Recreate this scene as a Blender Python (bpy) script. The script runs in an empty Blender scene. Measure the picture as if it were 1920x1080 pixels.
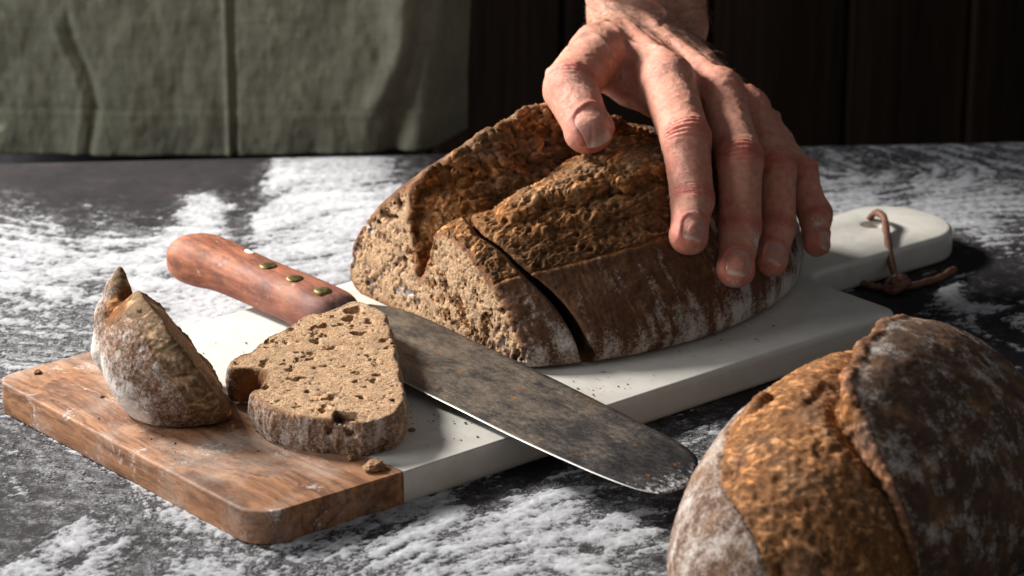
import bpy, math
import numpy as np
from mathutils import Vector, Matrix

S = bpy.context.scene
COL = S.collection
CM = 0.01                                   # everything below is written in centimetres

# ------------------------------------------------------------------ camera
cd = bpy.data.cameras.new('camera')
cd.sensor_width = 36.0
cd.lens = 108.17
cd.clip_start = 0.05
cd.clip_end = 60.0
cam = bpy.data.objects.new('camera', cd)
COL.objects.link(cam)
cam.location = (0, -1.30, 0.5078)
cam.rotation_euler = (math.radians(90 - 19.605), 0, 0)
cd.dof.use_dof = True
cd.dof.focus_distance = 1.335
cd.dof.aperture_fstop = 13.5
cd.dof.aperture_blades = 7
S.camera = cam

# ------------------------------------------------------------------ light
w = bpy.data.worlds.new('World')
S.world = w
w.use_nodes = True
bg = w.node_tree.nodes['Background']
bg.inputs[0].default_value = (0.92, 0.96, 1.0, 1)
bg.inputs[1].default_value = 0.135


def area_light(name, loc, aim, size, power, color, spread=180.0):
    d = bpy.data.lights.new(name, 'AREA')
    d.shape = 'DISK'
    d.size = size
    d.energy = power
    d.color = color
    d.spread = math.radians(spread)
    o = bpy.data.objects.new(name, d)
    COL.objects.link(o)
    o.location = loc
    v = Vector(aim) - Vector(loc)
    o.rotation_euler = v.to_track_quat('-Z', 'Y').to_euler()
    return o


area_light('window_light', (-1.12, 0.66, 0.90), (0.02, 0.03, 0.04), 0.36, 58.0, (1.0, 0.97, 0.925))
area_light('soft_fill', (-2.1, -0.40, 0.75), (-0.02, 0.1, 0.05), 1.3, 36.0, (0.96, 0.98, 1.0))

S.view_settings.view_transform = 'Standard'
S.view_settings.look = 'None'
S.view_settings.exposure = 0.2
S.view_settings.gamma = 1.0
S.render.engine = 'CYCLES'
S.cycles.use_denoising = True
S.cycles.max_bounces = 6
S.cycles.diffuse_bounces = 3
S.cycles.glossy_bounces = 3


# ------------------------------------------------------------------ noise (numpy)
def _hash(ix, iy, iz, seed):
    h = (ix.astype(np.uint32) * np.uint32(0x8da6b343)) ^ (iy.astype(np.uint32) * np.uint32(0xd8163841)) \
        ^ (iz.astype(np.uint32) * np.uint32(0xcb1ab31f)) ^ np.uint32((seed * 0x9e3779b1) & 0xffffffff)
    h ^= h >> np.uint32(15)
    h *= np.uint32(0x2c1b3c6d)
    h ^= h >> np.uint32(12)
    h *= np.uint32(0x297a2d39)
    h ^= h >> np.uint32(15)
    return h


def perlin(x, y, z, seed=0):
    x, y, z = np.broadcast_arrays(np.asarray(x, np.float32), np.asarray(y, np.float32), np.asarray(z, np.float32))
    fx, fy, fz = np.floor(x), np.floor(y), np.floor(z)
    ix, iy, iz = fx.astype(np.int32), fy.astype(np.int32), fz.astype(np.int32)
    x, y, z = x - fx, y - fy, z - fz
    u, v, t = (a * a * a * (a * (a * 6 - 15) + 10) for a in (x, y, z))
    out = 0
    for dx in (0, 1):
        for dy in (0, 1):
            for dz in (0, 1):
                h = _hash(ix + dx, iy + dy, iz + dz, seed)
                gx = (h & np.uint32(1023)).astype(np.float32) / 511.5 - 1
                gy = ((h >> np.uint32(10)) & np.uint32(1023)).astype(np.float32) / 511.5 - 1
                gz = ((h >> np.uint32(20)) & np.uint32(1023)).astype(np.float32) / 511.5 - 1
                g = gx * (x - dx) + gy * (y - dy) + gz * (z - dz)
                out = out + g * (u if dx else 1 - u) * (v if dy else 1 - v) * (t if dz else 1 - t)
    return out * 1.25


def fbm(x, y, z, f=1.0, octs=4, seed=0, gain=0.5, ridged=False):
    a, s, out = 1.0, 0.0, 0
    for o in range(octs):
        n = perlin(x * f, y * f, z * f, seed + o * 17)
        if ridged:
            n = 1 - 2.2 * np.abs(n)
        out = out + a * n
        s += a
        a *= gain
        f *= 2.03
    return out / s


def worley(x, y, z, seed=0):
    """distance to the nearest and second nearest feature point, and the id of the nearest"""
    x, y, z = np.broadcast_arrays(np.asarray(x, np.float32), np.asarray(y, np.float32), np.asarray(z, np.float32))
    ix, iy, iz = (np.floor(a).astype(np.int32) for a in (x, y, z))
    f1 = np.full(x.shape, 9.0, np.float32)
    f2 = f1.copy()
    idn = np.zeros(x.shape, np.float32)
    for dx in (-1, 0, 1):
        for dy in (-1, 0, 1):
            for dz in (-1, 0, 1):
                h = _hash(ix + dx, iy + dy, iz + dz, seed)
                px = ix + dx + (h & np.uint32(1023)).astype(np.float32) / 1023
                py = iy + dy + ((h >> np.uint32(10)) & np.uint32(1023)).astype(np.float32) / 1023
                pz = iz + dz + ((h >> np.uint32(20)) & np.uint32(1023)).astype(np.float32) / 1023
                d = np.sqrt((px - x) ** 2 + (py - y) ** 2 + (pz - z) ** 2)
                n = d < f1
                f2 = np.where(n, f1, np.minimum(f2, d))
                idn = np.where(n, (h >> np.uint32(7)).astype(np.float32) % 1000 / 1000, idn)
                f1 = np.where(n, d, f1)
    return f1, f2, idn


def sstep(a, b, x):
    t = np.clip((x - a) / (b - a), 0, 1)
    return t * t * (3 - 2 * t)


def smin(a, b, k):
    h = np.clip(0.5 + 0.5 * (b - a) / k, 0, 1)
    return b + (a - b) * h - k * h * (1 - h)


def smax(a, b, k):
    return -smin(-a, -b, k)


def smooth_table(x, xs, ys):
    """cubic (Catmull-Rom like) interpolation of a table"""
    xs, ys = np.asarray(xs, float), np.asarray(ys, float)
    m = np.gradient(ys, xs)
    x = np.clip(x, xs[0], xs[-1])
    i = np.clip(np.searchsorted(xs, x) - 1, 0, len(xs) - 2)
    h = xs[i + 1] - xs[i]
    t = (x - xs[i]) / h
    return ((2 * t ** 3 - 3 * t ** 2 + 1) * ys[i] + (t ** 3 - 2 * t ** 2 + t) * h * m[i]
            + (-2 * t ** 3 + 3 * t ** 2) * ys[i + 1] + (t ** 3 - t ** 2) * h * m[i + 1])


def rcone(p, a, ra, b, rb, waist=0.0):
    a, b = np.asarray(a, float), np.asarray(b, float)
    ab = b - a
    q = [p[k] - a[k] for k in range(3)]
    t = np.clip((q[0] * ab[0] + q[1] * ab[1] + q[2] * ab[2]) / (ab @ ab), 0, 1)
    d = np.sqrt((q[0] - t * ab[0]) ** 2 + (q[1] - t * ab[1]) ** 2 + (q[2] - t * ab[2]) ** 2)
    r = ra + (rb - ra) * t
    if waist:
        r = r - waist * np.sin(np.pi * t)
    return d - r


# ------------------------------------------------------------------ volume -> mesh (naive surface nets)
def surface_nets(f, origin, h):
    f = f.astype(np.float32)
    s = f < 0
    nx, ny, nz = f.shape
    cnt = np.zeros((nx - 1, ny - 1, nz - 1), np.int8)
    sl = lambda a, dx, dy, dz: a[dx:nx - 1 + dx, dy:ny - 1 + dy, dz:nz - 1 + dz]
    for dx in (0, 1):
        for dy in (0, 1):
            for dz in (0, 1):
                cnt += sl(s, dx, dy, dz)
    act = np.argwhere((cnt > 0) & (cnt < 8))
    idx = np.full(cnt.shape, -1, np.int32)
    idx[act[:, 0], act[:, 1], act[:, 2]] = np.arange(len(act))
    c = {}
    for dx in (0, 1):
        for dy in (0, 1):
            for dz in (0, 1):
                c[dx, dy, dz] = f[act[:, 0] + dx, act[:, 1] + dy, act[:, 2] + dz]
    acc = np.zeros((len(act), 3), np.float32)
    num = np.zeros(len(act), np.float32)
    for ax in range(3):
        for a in (0, 1):
            for b in (0, 1):
                k0 = [a, b]
                k0.insert(ax, 0)
                k1 = [a, b]
                k1.insert(ax, 1)
                v0, v1 = c[tuple(k0)], c[tuple(k1)]
                m = (v0 < 0) != (v1 < 0)
                t = np.where(m, v0 / np.where(m, v0 - v1, 1), 0)
                p = np.zeros((len(act), 3), np.float32)
                p[:] = k0
                p[:, ax] = t
                acc += p * m[:, None]
                num += m
    verts = (act + acc / num[:, None]) * h + np.asarray(origin)
    quads = []
    for ax in range(3):
        a1, a2 = [(1, 2), (2, 0), (0, 1)][ax]
        lo = [slice(None)] * 3
        hi = [slice(None)] * 3
        lo[ax], hi[ax] = slice(0, -1), slice(1, None)
        ch = s[tuple(lo)] != s[tuple(hi)]
        e = np.argwhere(ch)
        e = e[(e[:, a1] > 0) & (e[:, a2] > 0) & (e[:, a1] < f.shape[a1] - 1) & (e[:, a2] < f.shape[a2] - 1)]
        q = []
        for o1, o2 in ((1, 1), (0, 1), (0, 0), (1, 0)):
            t = e.copy()
            t[:, a1] -= o1
            t[:, a2] -= o2
            q.append(idx[t[:, 0], t[:, 1], t[:, 2]])
        q = np.stack(q, 1)
        ins = s[e[:, 0], e[:, 1], e[:, 2]]
        q[~ins] = q[~ins][:, ::-1]
        quads.append(q)
    return verts.astype(np.float64), np.concatenate(quads)


def vnormals(v, q):
    n = np.cross(v[q[:, 2]] - v[q[:, 0]], v[q[:, 3]] - v[q[:, 1]])
    out = np.zeros_like(v)
    for k in range(4):
        for a in range(3):
            out[:, a] += np.bincount(q[:, k], n[:, a], len(v))
    return out / (np.linalg.norm(out, axis=1, keepdims=True) + 1e-12)


def relax(v, q, it=1, lam=0.5):
    e = np.concatenate([q[:, [0, 1]], q[:, [1, 2]], q[:, [2, 3]], q[:, [3, 0]]])
    deg = np.bincount(e[:, 0], minlength=len(v)) + np.bincount(e[:, 1], minlength=len(v))
    for _ in range(it):
        s = np.stack([np.bincount(e[:, 0], v[e[:, 1], a], len(v)) + np.bincount(e[:, 1], v[e[:, 0], a], len(v)) for a in range(3)], 1)
        v = v + lam * (s / np.maximum(deg, 1)[:, None] - v)
    return v


# ------------------------------------------------------------------ objects
def link(name, me, parent=None, mat=None):
    o = bpy.data.objects.new(name, me)
    COL.objects.link(o)
    if parent is not None:
        o.parent = parent
    if mat is not None and me is not None:
        me.materials.append(mat)
    return o


def mesh_np(name, v, q, mat=None, parent=None, color=None, attrs=None, smooth=True, normals=None):
    """v in cm (already in the parent's frame)"""
    q = np.asarray(q)
    me = bpy.data.meshes.new(name)
    me.vertices.add(len(v))
    me.vertices.foreach_set('co', (np.asarray(v) * CM).astype(np.float32).ravel())
    k = q.shape[1]
    me.loops.add(q.size)
    me.loops.foreach_set('vertex_index', q.astype(np.int32).ravel())
    me.polygons.add(len(q))
    me.polygons.foreach_set('loop_start', np.arange(0, q.size, k, dtype=np.int32))
    me.polygons.foreach_set('use_smooth', np.full(len(q), smooth))
    me.update(calc_edges=True)
    if color is not None:
        a = me.attributes.new('Col', 'FLOAT_COLOR', 'POINT')
        c = np.ones((len(v), 4), np.float32)
        c[:, :3] = np.clip(color, 0, 1)
        a.data.foreach_set('color', c.ravel())
    for n, d in (attrs or {}).items():
        a = me.attributes.new(n, 'FLOAT', 'POINT')
        a.data.foreach_set('value', np.asarray(d, np.float32))
    me.validate()
    if normals is not None and smooth:
        me.normals_split_custom_set_from_vertices(normals.tolist())
    return link(name, me, parent, mat)


def submesh(v, q, fmask, *arrs):
    q = q[fmask]
    used = np.unique(q)
    mp = np.full(len(v), -1, np.int64)
    mp[used] = np.arange(len(used))
    return (v[used], mp[q]) + tuple(a[used] for a in arrs)


def mesh_py(name, v, f, mat=None, parent=None, smooth=False):
    me = bpy.data.meshes.new(name)
    me.from_pydata([tuple(c * CM for c in p) for p in v], [], f)
    me.polygons.foreach_set('use_smooth', [smooth] * len(me.polygons))
    me.update()
    return link(name, me, parent, mat)


def empty(name, loc=(0, 0, 0)):
    o = bpy.data.objects.new(name, None)
    o.empty_display_size = 0.02
    o.location = [c * CM for c in loc]
    COL.objects.link(o)
    return o


def tag(o, label=None, cat=None, group=None, kind=None):
    for k, val in (('label', label), ('category', cat), ('group', group), ('kind', kind)):
        if val:
            o[k] = val
    return o


def tube(path, rad, n=10, cap=True):
    """swept round tube along points; rad a number or one per point. returns v, quads (as lists)"""
    P = np.asarray(path, float)
    R = np.broadcast_to(np.asarray(rad, float), (len(P),))
    T = np.gradient(P, axis=0)
    T /= np.linalg.norm(T, axis=1, keepdims=True)
    up = np.array([0, 0, 1.0]) if abs(T[0, 2]) < 0.9 else np.array([1.0, 0, 0])
    V, F = [], []
    a = np.cross(T[0], up)
    a /= np.linalg.norm(a)
    for i in range(len(P)):
        a = a - T[i] * (a @ T[i])
        a /= np.linalg.norm(a)
        b = np.cross(T[i], a)
        for k in range(n):
            an = 2 * math.pi * k / n
            V.append(P[i] + R[i] * (math.cos(an) * a + math.sin(an) * b))
    for i in range(len(P) - 1):
        for k in range(n):
            F.append((i * n + k, i * n + (k + 1) % n, (i + 1) * n + (k + 1) % n, (i + 1) * n + k))
    if cap:
        F.append(tuple(range(n))[::-1])
        F.append(tuple((len(P) - 1) * n + k for k in range(n)))
    return V, F


def spline(pts, n):
    P = np.asarray(pts, float)
    t = np.concatenate([[0], np.cumsum(np.linalg.norm(np.diff(P, axis=0), axis=1))])
    s = np.linspace(0, t[-1], n)
    return np.stack([smooth_table(s, t, P[:, k]) for k in range(P.shape[1])], 1)


# ------------------------------------------------------------------ materials
class Mat:
    def __init__(self, name, rough=0.6, spec=0.5):
        self.m = bpy.data.materials.new(name)
        self.m.use_nodes = True
        self.nt = self.m.node_tree
        self.N = self.nt.nodes
        self.b = self.N['Principled BSDF']
        self.b.inputs['Roughness'].default_value = rough
        self.b.inputs['Specular IOR Level'].default_value = spec
        self.tc = self.N.new('ShaderNodeTexCoord')

    def L(self, a, b):
        self.nt.links.new(a, b)

    def coords(self, scale=(1, 1, 1), rot=(0, 0, 0)):
        """object coordinates in centimetres"""
        mp = self.N.new('ShaderNodeMapping')
        mp.inputs['Scale'].default_value = [100 * s for s in scale]
        mp.inputs['Rotation'].default_value = rot
        self.L(self.tc.outputs['Object'], mp.inputs['Vector'])
        return mp.outputs[0]

    def noise(self, scale, detail=4, rough=0.55, co=None, dist=0.0):
        n = self.N.new('ShaderNodeTexNoise')
        n.inputs['Scale'].default_value = scale
        n.inputs['Detail'].default_value = detail
        n.inputs['Roughness'].default_value = rough
        n.inputs['Distortion'].default_value = dist
        self.L(co if co is not None else self.coords(), n.inputs['Vector'])
        return n.outputs['Fac']

    def ridged(self, scale, detail=4, co=None, dist=0.0):
        n = self.N.new('ShaderNodeTexNoise')
        n.noise_type = 'RIDGED_MULTIFRACTAL'
        n.normalize = True
        n.inputs['Scale'].default_value = scale
        n.inputs['Detail'].default_value = detail
        n.inputs['Roughness'].default_value = 0.6
        n.inputs['Distortion'].default_value = dist
        self.L(co if co is not None else self.coords(), n.inputs['Vector'])
        return n.outputs['Fac']

    def voronoi(self, scale, feature='F1', co=None):
        n = self.N.new('ShaderNodeTexVoronoi')
        n.feature = feature
        n.inputs['Scale'].default_value = scale
        self.L(co if co is not None else self.coords(), n.inputs['Vector'])
        return n.outputs['Distance']

    def attr(self, name, color=False):
        n = self.N.new('ShaderNodeAttribute')
        n.attribute_name = name
        return n.outputs['Color' if color else 'Fac']

    def ramp(self, fac, stops):
        r = self.N.new('ShaderNodeValToRGB')
        e = r.color_ramp.elements
        while len(e) < len(stops):
            e.new(0.5)
        for el, (p, c) in zip(e, stops):
            el.position = p
            el.color = (c, c, c, 1) if np.isscalar(c) else tuple(c) + (1,)
        self.L(fac, r.inputs[0])
        return r.outputs[0]

    def mix(self, fac, a, b, mode='MIX'):
        n = self.N.new('ShaderNodeMix')
        n.data_type = 'RGBA'
        n.blend_type = mode
        n.clamp_factor = True
        for i, x in ((0, fac), (6, a), (7, b)):
            if isinstance(x, (int, float)):
                n.inputs[i].default_value = x if i == 0 else (x, x, x, 1)
            elif isinstance(x, tuple):
                n.inputs[i].default_value = x + (1,)
            else:
                self.L(x, n.inputs[i])
        return n.outputs[2]

    def math(self, op, a, b=0.0):
        n = self.N.new('ShaderNodeMath')
        n.operation = op
        for i, x in ((0, a), (1, b)):
            if isinstance(x, (int, float)):
                n.inputs[i].default_value = x
            else:
                self.L(x, n.inputs[i])
        return n.outputs[0]

    def bump(self, height, dist_cm, strength=1.0, prev=None):
        n = self.N.new('ShaderNodeBump')
        n.inputs['Distance'].default_value = dist_cm * CM
        n.inputs['Strength'].default_value = strength
        self.L(height, n.inputs['Height'])
        if prev is not None:
            self.L(prev, n.inputs['Normal'])
        return n.outputs[0]

    def done(self, color=None, rough=None, normal=None):
        if color is not None:
            if isinstance(color, tuple):
                self.b.inputs['Base Color'].default_value = color + (1,)
            else:
                self.L(color, self.b.inputs['Base Color'])
        if rough is not None:
            self.L(rough, self.b.inputs['Roughness'])
        if normal is not None:
            self.L(normal, self.b.inputs['Normal'])
        return self.m
# ------------------------------------------------------------------ the big loaf: shape as a function
# board frame: u along the board, v across it towards the viewer, z above the board top
BOARD_ANG = math.radians(40.205)
BOARD_A = np.array([-22.92, -3.41])
E1 = np.array([math.cos(BOARD_ANG), math.sin(BOARD_ANG)])
E2 = np.array([-math.sin(BOARD_ANG), math.cos(BOARD_ANG)])
ZB = 1.5
VC = 8.1


def to_board(P):
    d = P[..., :2] - BOARD_A
    return d @ E1, -(d @ E2), P[..., 2] - ZB


def face_u(v, z):
    return 18.85 - 0.05 * (v - 6) + 0.02 * z


def score_v(u):
    return smooth_table(u, [17, 18.8, 21, 22.5, 26.6, 30, 34, 38], [11.6, 12.2, 13.3, 13.9, 14.85, 14.6, 12.6, 9.5])


def ledge_v(u):
    return smooth_table(u, [19, 21.5, 23.2, 25.1, 27.8, 32, 40], [10.3, 10.85, 11.45, 12.2, 12.6, 12.0, 10]) + 0.13 * np.sin(u * 2.7) + 0.08 * np.sin(u * 6.1)


def ridge_v(u):
    return 6.9 + 0.25 * np.sin(u * 0.55 + 1.0) + 0.12 * np.sin(u * 1.7)


def slit(u, v, z):
    g = u - (19.75 - 0.5 * (v - 9.9) + 0.85 * (4.9 - z) + 1.1 * np.sin(np.pi * np.clip((4.9 - z) / 4.9, 0, 1)) + 0.07 * np.sin(v * 1.3) + 0.05 * np.sin(v * 3.1 + z))
    hw = np.interp(v, [8.1, 8.7, 11, 13, 14.6, 15.6, 16.5], [-0.3, 0.12, 0.20, 0.26, 0.31, 0.34, 0.3])
    hw = hw * sstep(0.05, 0.7, z) - 0.2 * sstep(0.4, 0.05, z)
    return hw - np.abs(g)


def loaf_2d(u, v):
    s = np.clip(1 - ((u - 26.8) / 12.9) ** 2, 1e-4, 1)
    wd = 9.15 * s ** 0.5
    hd = smooth_table(u, [13.5, 16, 18.7, 22.5, 26, 29, 33, 36.5, 38.8, 39.7], [0.5, 2.9, 4.8, 6.4, 7.5, 7.6, 6.9, 5.2, 3.2, 0.8])
    ex = np.interp(u, [18.7, 22, 30], [0.9, 0.76, 0.54])
    q = np.clip(1 - ((v - VC) / wd) ** 2, 0, 1)
    zd = hd * q ** ex
    rv = ridge_v(u)
    zd = zd * (1 - (0.45 + 0.25 * sstep(18.4, 19.6, u) * sstep(26, 22, u)) * np.exp(-((v - rv + 0.2 - 1.25 * sstep(19.2, 21.0, u)) / 0.95) ** 2))
    sv = score_v(u)
    on = sstep(8.8, 10.0, v) * sstep(0.15, -0.05, v - sv)
    zd = zd - 0.16 * on * sstep(-2.5, -0.3, v - sv) + 0.10 * np.exp(-((v - sv - 0.1) / 0.16) ** 2)
    # terraces of the torn opening
    lv = ledge_v(u)
    tz = sstep(20.3, 21.6, u)
    zd = zd + tz * on * (0.50 * sstep(0.22, -0.05, v - lv) * sstep(-2.4, -0.2, v - lv) + 0.2 * sstep(0.15, -0.05, v - lv - 1.15) * sstep(-0.9, -0.1, v - lv - 1.15))
    hr = smooth_table(u, [13.5, 16, 18.7, 20.4, 22.3, 25.5, 28, 31, 34, 37, 39.7], [2.0, 5.4, 7.1, 7.7, 8.5, 9.15, 8.6, 7.4, 5.9, 3.8, 0.5])
    hr = hr + 0.10 * np.sin(u * 2.3) + 0.06 * np.sin(u * 5.1 + 1)
    vl = VC - wd
    t = np.clip((rv - v) / np.maximum(rv - vl, 0.3), -0.2, 1.2)
    ze = hr * (1 - 0.60 * np.clip(t, 0, 1)) * np.clip(1 - np.abs(t) ** 6, 0, 1) ** 0.4
    ze = np.where(t > 1, -3, ze)
    return zd, ze, hr, rv, wd


def loaf_f(u, v, z, wob=0.0):
    """signed distance (about) to the uncut crust; u, v, z broadcastable"""
    e = 0.05
    zd, ze, hr, rv, wd = loaf_2d(u, v)
    zdu, zeu = loaf_2d(u + e, v)[:2]
    zdv, zev = loaf_2d(u, v + e)[:2]
    gd = np.sqrt(1 + np.clip(((zdu - zd) / e) ** 2 + ((zdv - zd) / e) ** 2, 0, 30))
    ge = np.sqrt(1 + np.clip(((zeu - ze) / e) ** 2 + ((zev - ze) / e) ** 2, 0, 30))
    fd = (z - zd) / gd
    kk = sstep(19.3, 21.0, u)
    under = -0.95 * np.clip(hr - z, 0, 1.0) ** 0.7 + 0.25 * np.clip(hr - 2.2 - z, 0, 2)
    wall = rv + under * (1 - kk) + kk * 0.46 * np.clip(hr - 0.15 - z, 0, 4) + wob
    fe = smax((z - ze) / ge, v - wall, 0.18)
    f = smin(fd, fe, 0.15)
    # the end and the long sides tuck in at the bottom
    side = np.sqrt(((u - 26.8) / 12.9) ** 2 + ((v - VC) / 9.15) ** 2)
    tuck = (side - 1 + 0.035 * np.clip(1.3 - z, 0, 1.3) ** 2) * 9.0
    f = smax(f, tuck, 0.5)
    return smax(f, -z + 0.02, 0.35)
# where flour lies on the table: x, y, reach (cm), heaps, thin dust
FLOUR_SPOTS = [
    (-22.1, 29.9, 3.8, -0.9, 0.05), (-18.3, 29.4, 3.5, -0.9, 0.05), (-24.5, 30.9, 3.5, -0.9, 0.05), (-26.6, 32.8, 2.7, -1, 0), (-15.9, 31.8, 1.8, -0.5, 0.1),
    (-26.3, 27.1, 1.7, 0.45, 0.5), (-22.1, 25.7, 2.3, 0.5, 0.5), (-24.9, 21.7, 2.2, 0.45, 0.6), (-24.1, 15.8, 2.1, 0.45, 0.6), (-20.6, 18.2, 2.4, 0.48, 0.7),
    (-16.6, 25.7, 1.6, 1.0, 0.8), (-16.9, 21.7, 1.7, 0.7, 0.7), (-18.6, 24.3, 1.4, 0.1, 0.3), (-13.9, 28.9, 1.4, -0.2, 0.4), (-12.2, 29.4, 1.4, 0.9, 0.8),
    (-10.0, 32.8, 2.4, 0.8, 0.7), (-7.7, 32.3, 2.4, 0.5, 0.6), (-11.3, 24.3, 1.7, 0.6, 0.7), (-9.1, 26.1, 2.0, 0.6, 0.7), (-7.5, 29.4, 1.7, 0.2, 0.4),
    (-5.9, 33.8, 1.5, -0.4, 0.3), (-4.7, 32.3, 1.2, -0.6, 0.2), (-9.8, 19.1, 1.6, 0.5, 0.7), (-10.8, 16.6, 1.3, 0.4, 0.6), (-22.3, 11.0, 2.1, 0.22, 0.7),
    (-21.1, 5.8, 2.0, 0.08, 0.75), (-22.5, 5.1, 1.5, -0.1, 0.7), (-18.5, 13.4, 2.1, 0.35, 0.7), (-17.8, 17.4, 1.6, 0.5, 0.8), (-13.8, 11.0, 1.6, 0.45, 0.8),
    (-14.9, 9.5, 1.5, 0.5, 0.8), (-20.9, -9.1, 1.8, -0.05, 0.5), (-18.1, -11.4, 2.0, 0.05, 0.55), (-14.4, -14.7, 2.0, 0.1, 0.6), (-19.4, -15.8, 1.9, -0.25, 0.35),
    (-15.7, -18.4, 1.9, -0.05, 0.45), (-18.8, -19.9, 1.5, 0.4, 0.4), (-11.4, -18.9, 1.9, 0.25, 0.55), (-17.0, -19.9, 1.3, 0.45, 0.5), (-7.7, -17.8, 1.9, 0.25, 0.6),
    (-5.7, -14.7, 1.7, 0.3, 0.6), (-8.3, -20.4, 1.9, 0.05, 0.5), (-3.0, -14.7, 1.5, 0.45, 0.6), (-1.3, -13.1, 1.1, -0.4, 0.2), (0.9, -9.7, 1.4, -0.6, 0.1),
    (-0.2, -16.3, 1.9, 0.45, 0.7), (2.0, -13.6, 1.5, 0.35, 0.65), (2.6, -16.8, 1.9, 0.3, 0.6), (-3.4, -19.4, 1.9, 0.2, 0.6), (0.8, -20.1, 2.1, 0.15, 0.6),
    (4.7, -16.8, 1.5, 0.25, 0.6), (5.7, -19.9, 1.3, 0.0, 0.5), (4.2, -11.4, 1.1, -0.1, 0.3), (6.3, -14.7, 1.1, -0.3, 0.3), (6.8, -4.9, 1.4, -0.5, 0.3),
    (8.7, -4.9, 1.2, -0.1, 0.4), (7.9, -6.7, 1.2, 0.1, 0.5), (10.5, -2.3, 1.4, -0.6, 0.15), (13.1, 1.0, 1.5, -0.8, 0.1), (15.9, 3.7, 1.5, -0.8, 0.1),
    (19.2, 11.0, 1.3, -0.6, 0.15), (20.8, 11.0, 1.6, -0.1, 0.2), (22.0, 8.8, 1.8, 0.0, 0.25), (23.0, 5.1, 1.5, -0.1, 0.2), (22.8, 18.2, 1.4, -0.7, 0.15),
    (24.4, 14.2, 1.6, -0.5, 0.2), (23.2, 11.8, 1.6, -0.2, 0.3), (25.5, 18.2, 1.4, 0, 0.35), (17.8, 33.8, 2.4, 0.1, 0.55), (20.2, 30.9, 2.3, 0.15, 0.6),
    (18.4, 28.0, 2.3, 0.5, 0.6), (23.5, 33.8, 2.7, 0.15, 0.5), (26.4, 33.8, 2.7, 0.1, 0.5), (24.2, 28.0, 2.0, 0.6, 0.6), (25.8, 25.2, 1.7, 0.4, 0.55),
    (22.8, 26.1, 1.7, 0.5, 0.6), (24.4, 21.7, 1.7, 0.45, 0.5), (26.2, 22.5, 1.4, -0.1, 0.4), (21.2, 27.5, 1.7, 0.1, 0.5), (20.8, 36.4, 3.0, 0.1, 0.4),
    (26.9, 36.9, 3.0, 0.1, 0.4), (14.6, 24.3, 2.3, 0.4, 0.6), (22.8, 22.5, 1.4, 0.3, 0.5),
]
# ------------------------------------------------------------------ room: floor, plank wall
def box(x0, x1, y0, y1, z0, z1, bev=0.0):
    v = [(x0, y0, z0), (x1, y0, z0), (x1, y1, z0), (x0, y1, z0), (x0, y0, z1), (x1, y0, z1), (x1, y1, z1), (x0, y1, z1)]
    f = [(0, 3, 2, 1), (4, 5, 6, 7), (0, 1, 5, 4), (1, 2, 6, 5), (2, 3, 7, 6), (3, 0, 4, 7)]
    return v, f


def build_setting():
    M = Mat('floor_boards', 0.7)
    n = M.noise(0.05, 4, 0.6, M.coords((1, 12, 1)))
    fl = mesh_py('floor', [(-220, -220, -82), (220, -220, -82), (220, 220, -82), (-220, 220, -82)], [(0, 1, 2, 3)],
                 M.done(M.ramp(n, [(0.3, (0.030, 0.022, 0.016)), (0.7, (0.065, 0.046, 0.032))])))
    tag(fl, kind='structure')
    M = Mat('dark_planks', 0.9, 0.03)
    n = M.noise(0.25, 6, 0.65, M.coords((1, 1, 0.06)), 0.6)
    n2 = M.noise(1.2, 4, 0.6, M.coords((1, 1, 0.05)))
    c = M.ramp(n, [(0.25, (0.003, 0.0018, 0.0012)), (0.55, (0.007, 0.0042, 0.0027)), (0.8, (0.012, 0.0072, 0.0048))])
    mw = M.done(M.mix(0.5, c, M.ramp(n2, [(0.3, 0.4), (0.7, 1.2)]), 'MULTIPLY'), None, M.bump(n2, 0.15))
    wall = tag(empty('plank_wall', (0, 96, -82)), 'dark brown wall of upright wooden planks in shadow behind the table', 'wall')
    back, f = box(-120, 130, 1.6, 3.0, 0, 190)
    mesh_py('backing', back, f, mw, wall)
    rng = np.random.default_rng(3)
    x = -118.6
    while x < 128:
        wd = rng.uniform(9.2, 11.6)
        y = rng.uniform(-0.25, 0.25)
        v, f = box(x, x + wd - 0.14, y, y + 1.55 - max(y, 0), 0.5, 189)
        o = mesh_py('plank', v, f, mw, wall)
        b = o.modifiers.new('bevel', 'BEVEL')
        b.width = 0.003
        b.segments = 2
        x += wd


build_setting()


# ------------------------------------------------------------------ table and the flour on it
def table_edge(x):
    return 35.55 + 0.0735 * x


def flour_fields(x, y):
    sp = np.array(FLOUR_SPOTS).reshape(-1, 5)
    wsum = np.full(x.shape, 0.02)
    c = np.zeros(x.shape)
    d = np.full(x.shape, 0.02 * 0.4)
    for px, py, r, cv, dv in sp:
        ww = np.exp(-((x - px) ** 2 / (r * r) + (y - py) ** 2 / (2.4 * r) ** 2) * 1.6)
        wsum += ww
        c += ww * cv
        d += ww * dv
    return c / wsum, d / wsum


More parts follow.
